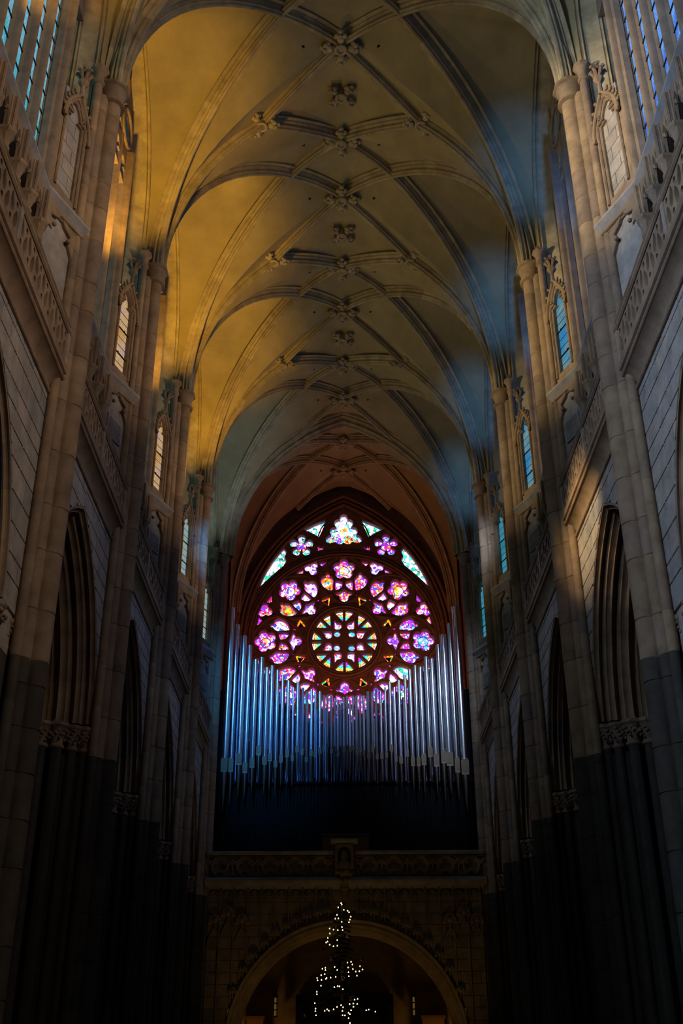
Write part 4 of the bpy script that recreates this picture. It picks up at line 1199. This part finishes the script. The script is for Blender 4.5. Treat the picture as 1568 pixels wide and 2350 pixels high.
# carved figure corbel in the middle of the parapet
cb = empty('carved_corbel', (-.06, LY, 9.0)); tag(cb, 'carved stone figure niche and foliate corbel at the middle of the organ parapet', 'sculpture')
niche = plate([(-.40, 1.20), (.40, 1.20), (.40, 2.25), (-.40, 2.25)], [[(-.27, 1.25), (.27, 1.25), (.27, 1.85), (.18, 2.05), (0, 2.14), (-.18, 2.05), (-.27, 1.85)]], .34, .03).xf(Matrix.Translation((0, -.12, 0)))
obj('niche_frame', niche.mesh('niche_frame', LOFT, 1, 25), cb)
obj('niche_back', MB().box(-.38, .38, .0, .08, 1.2, 2.24).mesh('niche_back', LOFT, 1, 0), cb)
obj('niche_cornice', xprism([(.2, 2.25), (-.30, 2.25), (-.42, 2.36), (-.42, 2.42), (.2, 2.42)], -.58, .58).mesh('niche_cornice', SLATE, 1, 0), cb)
fig = MB(); fig.ball((0, -.2, 1.72), .17, (12, 10), (.9, 1, 1.2)); fig.ball((0, -.37, 1.70), .035, (6, 5)); fig.ball((0, -.34, 1.58), .09, (8, 6), (1, .8, 1)); fig.ball((-.06, -.34, 1.76), .03, (6, 4)); fig.ball((.06, -.34, 1.76), .03, (6, 4))
fig.lathe(0, -.14, [(.30, 1.16), (.32, 1.3), (.22, 1.48), (.10, 1.56), (.09, 1.62)], 14); fig.ball((0, -.14, 1.86), .17, (10, 6), (1, 1, .6))
obj('figure', fig.mesh('figure', LOFT), cb)
cor = MB(); cor.lathe(0, .05, [(.40, 1.20), (.42, 1.12), (.30, 1.02), (.22, .85), (.26, .80), (.22, .70), (.16, .45), (.18, .40), (.12, .30), (.09, .02)], 14)
rn = random.Random(2)
for i in range(14):
    a = pi+pi*i/13; cor.ball((.36*math.cos(a), .05+.36*math.sin(a), 1.05+rn.uniform(-.1, .08)), .09, (7, 5)); cor.ball((.24*math.cos(a), .05+.24*math.sin(a), .72+rn.uniform(-.06, .06)), .05, (6, 4))
obj('foliage_corbel', cor.mesh('foliage_corbel', LOFT), cb)
# floor of the loft
obj('loft_floor', MB().box(-6.5, 6.5, .34, 7.6, 9.3, 9.75).mesh('loft_floor', DARK, 1, 0), loft)
con = empty('organ_console', (0, 49.9, 9.75)); tag(con, 'plain brown wooden console standing behind the organ parapet', 'console')
obj('body', MB().box(-1.02, 1.06, 0, .7, 0, 2.15).mesh('console_body', WOOD, 1, 0), con)
obj('top', MB().box(-1.08, 1.12, -.05, .75, 2.15, 2.22).mesh('console_top', WOOD, 1, 0), con)

# ------------------------------------------------------------------ organ
def ray(U, V):
    return fw+r2*((U-784)/F_PX)-u2*((V-1175)/F_PX)
def at_y(U, V, Y):
    d = ray(U, V); return CAMLOC+d*(Y/d.y)
OY = 50.9
org = empty('pipe_organ', (0, OY, 9.75)); tag(org, 'large pipe organ of shining tin pipes above a black slatted case', 'organ')
LP = [(212, 62, 62, 145, 1475, 1590, 1945), (265, 217, 46, 203, 1475, 1590, 1890), (325, 325, 56, 280, 1430, 1525, 1815), (382, 413, 46, 333, 1510, 1600, 1845), (432, 545, 44, 405, 1470, 1550, 1770), (492, 525, 46, 463, 1355, 1435, 1695), (541, 620, 42, 517, 1455, 1520, 1785), (589, 602, 42, 565, 1425, 1490, 1752), (637, 642, 34, 620, 1490, 1545, 1760), (688, 685, 30, 670, 1435, 1500, 1715), (738, 740, 38, 728, 1385, 1450, 1715), (787, 803, 24, 772, 1430, 1485, 1712), (829, 750, 30, 818, 1358, 1405, 1663), (874, 806, 26, 865, 1378, 1430, 1687), (910, 842, 26, 905, 1455, 1495, 1675), (955, 820, 24, 950, 1385, 1440, 1690), (990, 845, 22, 985, 1405, 1450, 1640), (1035, 840, 30, 1028, 1372, 1420, 1688), (1070, 875, 22, 1067, 1345, 1395, 1642), (1103, 875, 18, 1100, 1330, 1360, 1612), (1138, 880, 24, 1137, 1375, 1415, 1628), (1172, 905, 16, 1170, 1360, 1395, 1608), (1198, 920, 22, 1199, 1405, 1440, 1610), (1225, 920, 14, 1225, 1355, 1385, 1570), (1254, 895, 24, 1255, 1360, 1400, 1600), (1285, 880, 16, 1285, 1345, 1375, 1580)]
RP = [(38, 893, 22, 39, 1362, 1400, 1600), (70, 900, 14, 70, 1345, 1380, 1578), (95, 920, 22, 97, 1360, 1400, 1610), (122, 880, 16, 124, 1350, 1380, 1578), (155, 880, 26, 158, 1390, 1435, 1625), (187, 870, 16, 195, 1360, 1400, 1600), (222, 877, 24, 227, 1398, 1440, 1632), (262, 840, 30, 267, 1420, 1465, 1685), (300, 843, 26, 309, 1355, 1405, 1668), (337, 820, 22, 346, 1425, 1470, 1697), (380, 838, 28, 389, 1418, 1465, 1683), (425, 800, 22, 433, 1412, 1455, 1670), (465, 750, 34, 477, 1345, 1395, 1662), (510, 800, 20, 522, 1435, 1490, 1700), (550, 738, 34, 568, 1450, 1510, 1728), (606, 685, 28, 626, 1388, 1445, 1705), (654, 640, 36, 676, 1458, 1535, 1748), (700, 600, 36, 732, 1460, 1535, 1750), (748, 615, 44, 779, 1435, 1525, 1782), (804, 520, 44, 837, 1365, 1450, 1665), (858, 540, 50, 891, 1430, 1540, 1790), (915, 407, 46, 962, 1400, 1510, 1855), (966, 315, 62, 1013, 1418, 1535, 1795), (1020, 208, 46, 1092, 1470, 1595, 1848), (1079, 52, 72, 1157, 1485, 1615, 1945)]
def pipe(x, y, zt, zm, zmb, ztip, r, mats=(TIN, MOUTH, FOOT)):
    """body cylinder, flattened mouth with lips, conical foot; origin at the foot tip"""
    n = 20 if r > .08 else 12
    body = MB()
    rings = [[(r*math.cos(2*pi*i/n), r*math.sin(2*pi*i/n), z_) for i in range(n)] for z_ in (zm-ztip+.04, zt-ztip)]
    body.loft(rings, False)
    rings = [[(r*.9*math.cos(2*pi*i/n), r*.9*math.sin(2*pi*i/n), z_) for i in range(n)] for z_ in (zt-ztip, zt-ztip-.3)]
    body.loft(rings, False)
    body.loft([[(r*math.cos(2*pi*i/n), r*math.sin(2*pi*i/n), zt-ztip) for i in range(n)], [(r*.9*math.cos(2*pi*i/n), r*.9*math.sin(2*pi*i/n), zt-ztip) for i in range(n)]], False)
    p = obj('pipe', body.mesh('pipe', mats[0]), org, (x, y-OY, ztip-9.75))
    mh = zm-zmb
    mt = MB()     # back of the mouth, flat upper and lower lips
    mt.lathe(0, 0, [(r*.97, zmb-ztip-.02), (r*.97, zm-ztip+.06)], n, 0, pi, False)
    w_ = r*.86
    mt.add([(-w_, -r*.62, zmb-ztip+mh*.2), (w_, -r*.62, zmb-ztip+mh*.2), (w_, -r*.80, zm-ztip), (w_*.8, -r*.92, zm-ztip+mh*.14), (0, -r*1.0, zm-ztip+mh*.22), (-w_*.8, -r*.92, zm-ztip+mh*.14), (-w_, -r*.80, zm-ztip)], [(0, 1, 2, 3, 4, 5, 6)])
    for q in (-1, 1): mt.box(q*w_-.012, q*w_+.012, -r*1.05, 0, zmb-ztip-.02, zm-ztip)
    mt.box(-w_, w_, -r*.5, -r*.45, zmb-ztip, zmb-ztip+mh*.25)
    obj('mouth', mt.mesh('mouth', mats[1], 1, 30), p)
    ft = MB(); ft.lathe(0, 0, [(.02, 0), (.025, .05), (r*.97, zmb-ztip-.10), (r*.99, zmb-ztip-.02), (r*.5, zmb-ztip)], n)
    obj('foot', ft.mesh('foot', mats[2]), p)
    return p
k_ = 0
for ox, lst in ((480, LP), (780, RP)):
    for j, (a, b_, wd, am, bm, bmb, bt) in enumerate(lst):
        Y = OY-.25 if (j % 2 == 0) == (ox == 480) else OY+.10
        if wd < 20: Y = OY+.15
        T_ = at_y(ox+a/4.053, 1380+b_/4.053, Y); M_ = at_y(ox+am/4.053, 1380+bm/4.053, Y)
        MB_ = at_y(ox+am/4.053, 1380+bmb/4.053, Y); TI = at_y(ox+am/4.053, 1380+bt/4.053, Y)
        dep = (T_-CAMLOC).dot(fw); r = wd/4.053/2*dep/F_PX*.98
        pipe((T_.x+M_.x)/2, Y, T_.z, M_.z, MB_.z, TI.z, max(r, .05))
# rows of slimmer pipes behind
rn = random.Random(12)
def env(x):
    t = abs(x)/5.6; return 18.3+.2*t+4.4*t**2.2
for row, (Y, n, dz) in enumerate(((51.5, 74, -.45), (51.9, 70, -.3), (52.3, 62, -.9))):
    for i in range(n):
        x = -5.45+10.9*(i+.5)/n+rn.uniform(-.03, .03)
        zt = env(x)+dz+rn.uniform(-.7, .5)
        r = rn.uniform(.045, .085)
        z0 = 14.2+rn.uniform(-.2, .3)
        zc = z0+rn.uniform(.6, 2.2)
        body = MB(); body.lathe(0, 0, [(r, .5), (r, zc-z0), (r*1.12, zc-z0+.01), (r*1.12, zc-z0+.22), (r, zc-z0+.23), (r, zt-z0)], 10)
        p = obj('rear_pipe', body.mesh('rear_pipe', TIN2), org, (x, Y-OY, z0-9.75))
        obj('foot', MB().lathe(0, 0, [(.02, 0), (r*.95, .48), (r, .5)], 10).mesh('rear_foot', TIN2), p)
# black case with vertical slats
obj('case', MB().box(-6.3, 6.3, .6, 1.4, 0, 4.6).box(-6.3, -5.75, .5, 1.4, 0, 9.5).box(5.75, 6.3, .5, 1.4, 0, 9.5).mesh('organ_case', BLACK, 1, 0), org)
obj('swell_box', MB().box(-6.0, 6.0, 2.2, 4.2, 0, 7.2).mesh('swell_box', BLACK, 1, 0), org)
slat = MB().box(-.05, .05, .50, .62, 0, 4.9).mesh('slat', BLACK, 1, 0)
for i in range(76): obj('slat', slat, org, (-6.0+12.0*i/75, 0, 0))
obj('top_board', MB().box(-6.1, 6.1, .35, .65, 4.85, 4.95).mesh('top_board', BLACK, 1, 0), org)

# ------------------------------------------------------------------ beneath the loft
obj('porch_wall', MB().box(-7, 7, -.45, -.05, 0, 9.4).mesh('porch_wall', LOFT, 1, 0), west)
door_n[0] = 1
dr = empty('door_1', (-.09, 55.55, 0)); tag(dr, 'dark bronze west door in a plain frame behind the tree', 'door', kind='structure')
obj('door_leaf', MB().box(-1.0, -.02, 0, .08, 0, 5.3).mesh('door_leaf', BRONZE, 1, 0), dr)
obj('door_leaf', MB().box(.02, 1.9, 0, .08, 0, 5.3).mesh('door_leaf2', BRONZE, 1, 0), dr)
obj('door_leaf', MB().box(-1.98, -1.04, 0, .08, 0, 5.3).mesh('door_leaf3', BRONZE, 1, 0), dr)
obj('door_frame', MB().box(-2.28, -1.98, -.12, .12, 0, 5.72).box(1.95, 2.27, -.12, .12, 0, 5.72).box(-2.28, 2.27, -.12, .12, 5.35, 5.78).mesh('door_frame', BRONZE, 1, 0), dr)
for q, lab in ((-1, 'left'), (1, 'right')):
    x0, x1 = ((-4.61, -3.85) if q < 0 else (3.5, 4.51))
    cab = empty('wooden_cabinet', ((x0+x1)/2, 55.2, 0)); tag(cab, 'tall brown wooden cabinet by the %s lantern under the organ gallery' % lab, 'cabinet', 'cabinets under the gallery')
    h = (x1-x0)/2
    obj('body', MB().box(-h, h, 0, .45, 0, 4.7).mesh('cabinet_body', WOOD, 1, 0), cab)
    obj('cornice', MB().box(-h-.06, h+.06, -.06, .5, 4.7, 4.84).mesh('cabinet_cornice', WOOD, 1, 0), cab)
    obj('door', MB().box(-h+.08, h-.08, -.03, 0, .3, 4.4).mesh('cabinet_door', WOOD, 1, 0), cab)
    lx = -3.32 if q < 0 else 3.13
    ln_ = empty('wall_lantern', (lx, 55.3, 4.8)); tag(ln_, 'tall black iron lantern hanging on the %s of the west door' % lab, 'lantern', 'iron lanterns by the door')
    fm = MB()
    for i in range(6):
        a = 2*pi*i/6; fm.tube([(.09*math.cos(a), .09*math.sin(a), 0), (.09*math.cos(a), .09*math.sin(a), .85)], .014, 5)
    for z_ in (0, .28, .56, .85): fm.lathe(0, 0, [(.06, z_), (.11, z_), (.11, z_+.05), (.06, z_+.05)], 6)
    obj('frame', fm.mesh('lantern_frame', IRON), ln_)
    obj('cap', MB().lathe(0, 0, [(.13, .88), (.10, .95), (.03, 1.06), (.02, 1.2)], 6).mesh('lantern_cap', IRON), ln_)
    obj('bracket', MB().tube([(0, 0, 1.2), (0, .3, 1.25), (0, .45, 1.1)], .02, 6).mesh('lantern_bracket', IRON), ln_)
    obj('glass', MB().lathe(0, 0, [(.06, .06), (.06, .82)], 6).mesh('lantern_glass', LAMPG), ln_)
for x in (-4.4, 4.2):
    d = bpy.data.lights.new('porch_lamp', 'POINT'); d.color = (1, .55, .12); d.energy = 45; d.shadow_soft_size = .15
    o = bpy.data.objects.new('porch_lamp', d); COL.objects.link(o); o.location = (x, 54.6, 3.2)

# ------------------------------------------------------------------ Christmas tree with fairy lights
TY = 42.0
zt_ = lambda a, b_: (640+a/5.2267, 1980+b_/5.2267)
tip = at_y(*zt_(755, 455), TY)
tree = empty('christmas_tree', (tip.x, TY, 0)); tag(tree, 'tall dark fir tree strung with warm fairy lights before the organ gallery', 'tree')
obj('trunk', MB().lathe(0, 0, [(.16, 0), (.10, 3), (.02, tip.z-.2)], 8).mesh('trunk', WOOD), tree)
rn = random.Random(21)
fo = MB(); HT = tip.z
zz = .8
while zz < HT-.05:
    rad = 1.55*(1-zz/HT)**.85+.05; nb = int(7+14*(1-zz/HT))
    for i in range(nb):
        a = rn.uniform(0, 2*pi); r_ = rad*rn.uniform(.6, 1.08); d = Vector((math.cos(a), math.sin(a), 0)); sd = Vector((-d.y, d.x, 0))
        nseg = max(3, int(r_/.13))
        for j in range(nseg):
            t = (j+.5)/nseg; c = d*(r_*t)+Vector((0, 0, zz-.30*r_*t*t))
            for q in (-1, 1):
                ln = .20*(1.1-t*.5)*rn.uniform(.7, 1.2); e = c+sd*(q*ln)+d*ln*.8-Vector((0, 0, .05))
                fo.add([c+Vector((0, 0, .025)), c-d*.02-Vector((0, 0, .025)), e], [(0, 1, 2)])
                fo.add([c+d*.05, c-d*.05, e+Vector((0, 0, .02))], [(0, 1, 2)])
    zz += .15
fol = obj('foliage', fo.mesh('foliage', FIR, 1, 0), tree); fol['kind'] = 'stuff'
BU = [(748, 482), (756, 500), (713, 535), (781, 563), (826, 574), (843, 592), (699, 624), (864, 646), (678, 670), (715, 666), (853, 681), (755, 707), (842, 711), (758, 769), (610, 789), (656, 801), (708, 808), (767, 807), (613, 847), (589, 901), (585, 944), (568, 955), (611, 981), (656, 1000), (702, 994), (701, 927), (867, 1187), (824, 1197), (883, 1220), (832, 1255), (974, 1240), (889, 1273), (1005, 1279), (837, 1312), (924, 1304), (967, 1300), (841, 1359), (938, 1353), (559, 1258), (523, 1270), (560, 1287), (671, 1248), (701, 1285), (551, 1335), (509, 1347), (459, 1380), (465, 1408), (513, 1404), (565, 1392), (574, 1380), (623, 1377), (683, 1367), (506, 1473), (667, 1491), (707, 1477), (728, 1482), (769, 1515), (456, 1545), (457, 1577), (432, 1683), (910, 1641), (946, 1632), (851, 1695), (895, 1688), (941, 1692), (896, 1726), (748, 1707), (771, 1732), (867, 1767), (442, 1748), (439, 1777), (447, 1829), (551, 1774), (581, 1758), (601, 1773), (658, 1758), (837, 1799), (854, 1814), (766, 1829), (794, 1830), (838, 1863), (854, 1922), (1049, 1768), (1080, 1760), (1158, 1785), (764, 1776), (699, 1728)]
bulb = MB().lathe(0, 0, [(.020, -.018), (.018, -.006), (.004, .022)], 8).mesh('bulb', BULB)
cone = lambda z: 1.55*(1-z/HT)**.85+.05
for a, b_ in BU:
    u_, v_ = zt_(a, b_); p_ = at_y(u_, v_, TY)
    rr = cone(p_.z); dx = p_.x-tip.x
    dy = -math.sqrt(max(rr*rr-dx*dx, .02))*.95-.06
    p_ = at_y(u_, v_, TY+dy)
    obj('bulb', bulb, tree, (p_.x-tip.x, dy, p_.z))
ORN = [(828, 880, SILV), (998, 1155, REDO), (770, 1385, GOLDO), (863, 1632, REDO), (305, 1842, SILV), (622, 1148, SILV)]
STAR = [(531, 1042, REDO), (684, 1113, SILV), (370, 1403, REDO), (1046, 1407, REDO), (420, 1560, REDO), (665, 705, GOLDO), (862, 985, SILV), (660, 775, REDO)]
for a, b_, mt in ORN:
    p_ = at_y(*zt_(a, b_), TY-.9)
    obj('bauble', MB().ball((0, 0, 0), .06, (10, 8)).lathe(0, 0, [(.015, .055), (.015, .08)], 6).mesh('bauble', mt), tree, (p_.x-tip.x, -.9, p_.z))
for a, b_, mt in STAR:
    p_ = at_y(*zt_(a, b_), TY-.9); n = 5
    st = [((.10 if i % 2 == 0 else .04)*math.sin(pi*i/n), (.10 if i % 2 == 0 else .04)*math.cos(pi*i/n)) for i in range(10)]
    obj('star', MB().loft([[(x, -.012, z) for x, z in st], [(x, .012, z) for x, z in st]]).mesh('star', mt, 1, 0), tree, (p_.x-tip.x, -.9, p_.z))
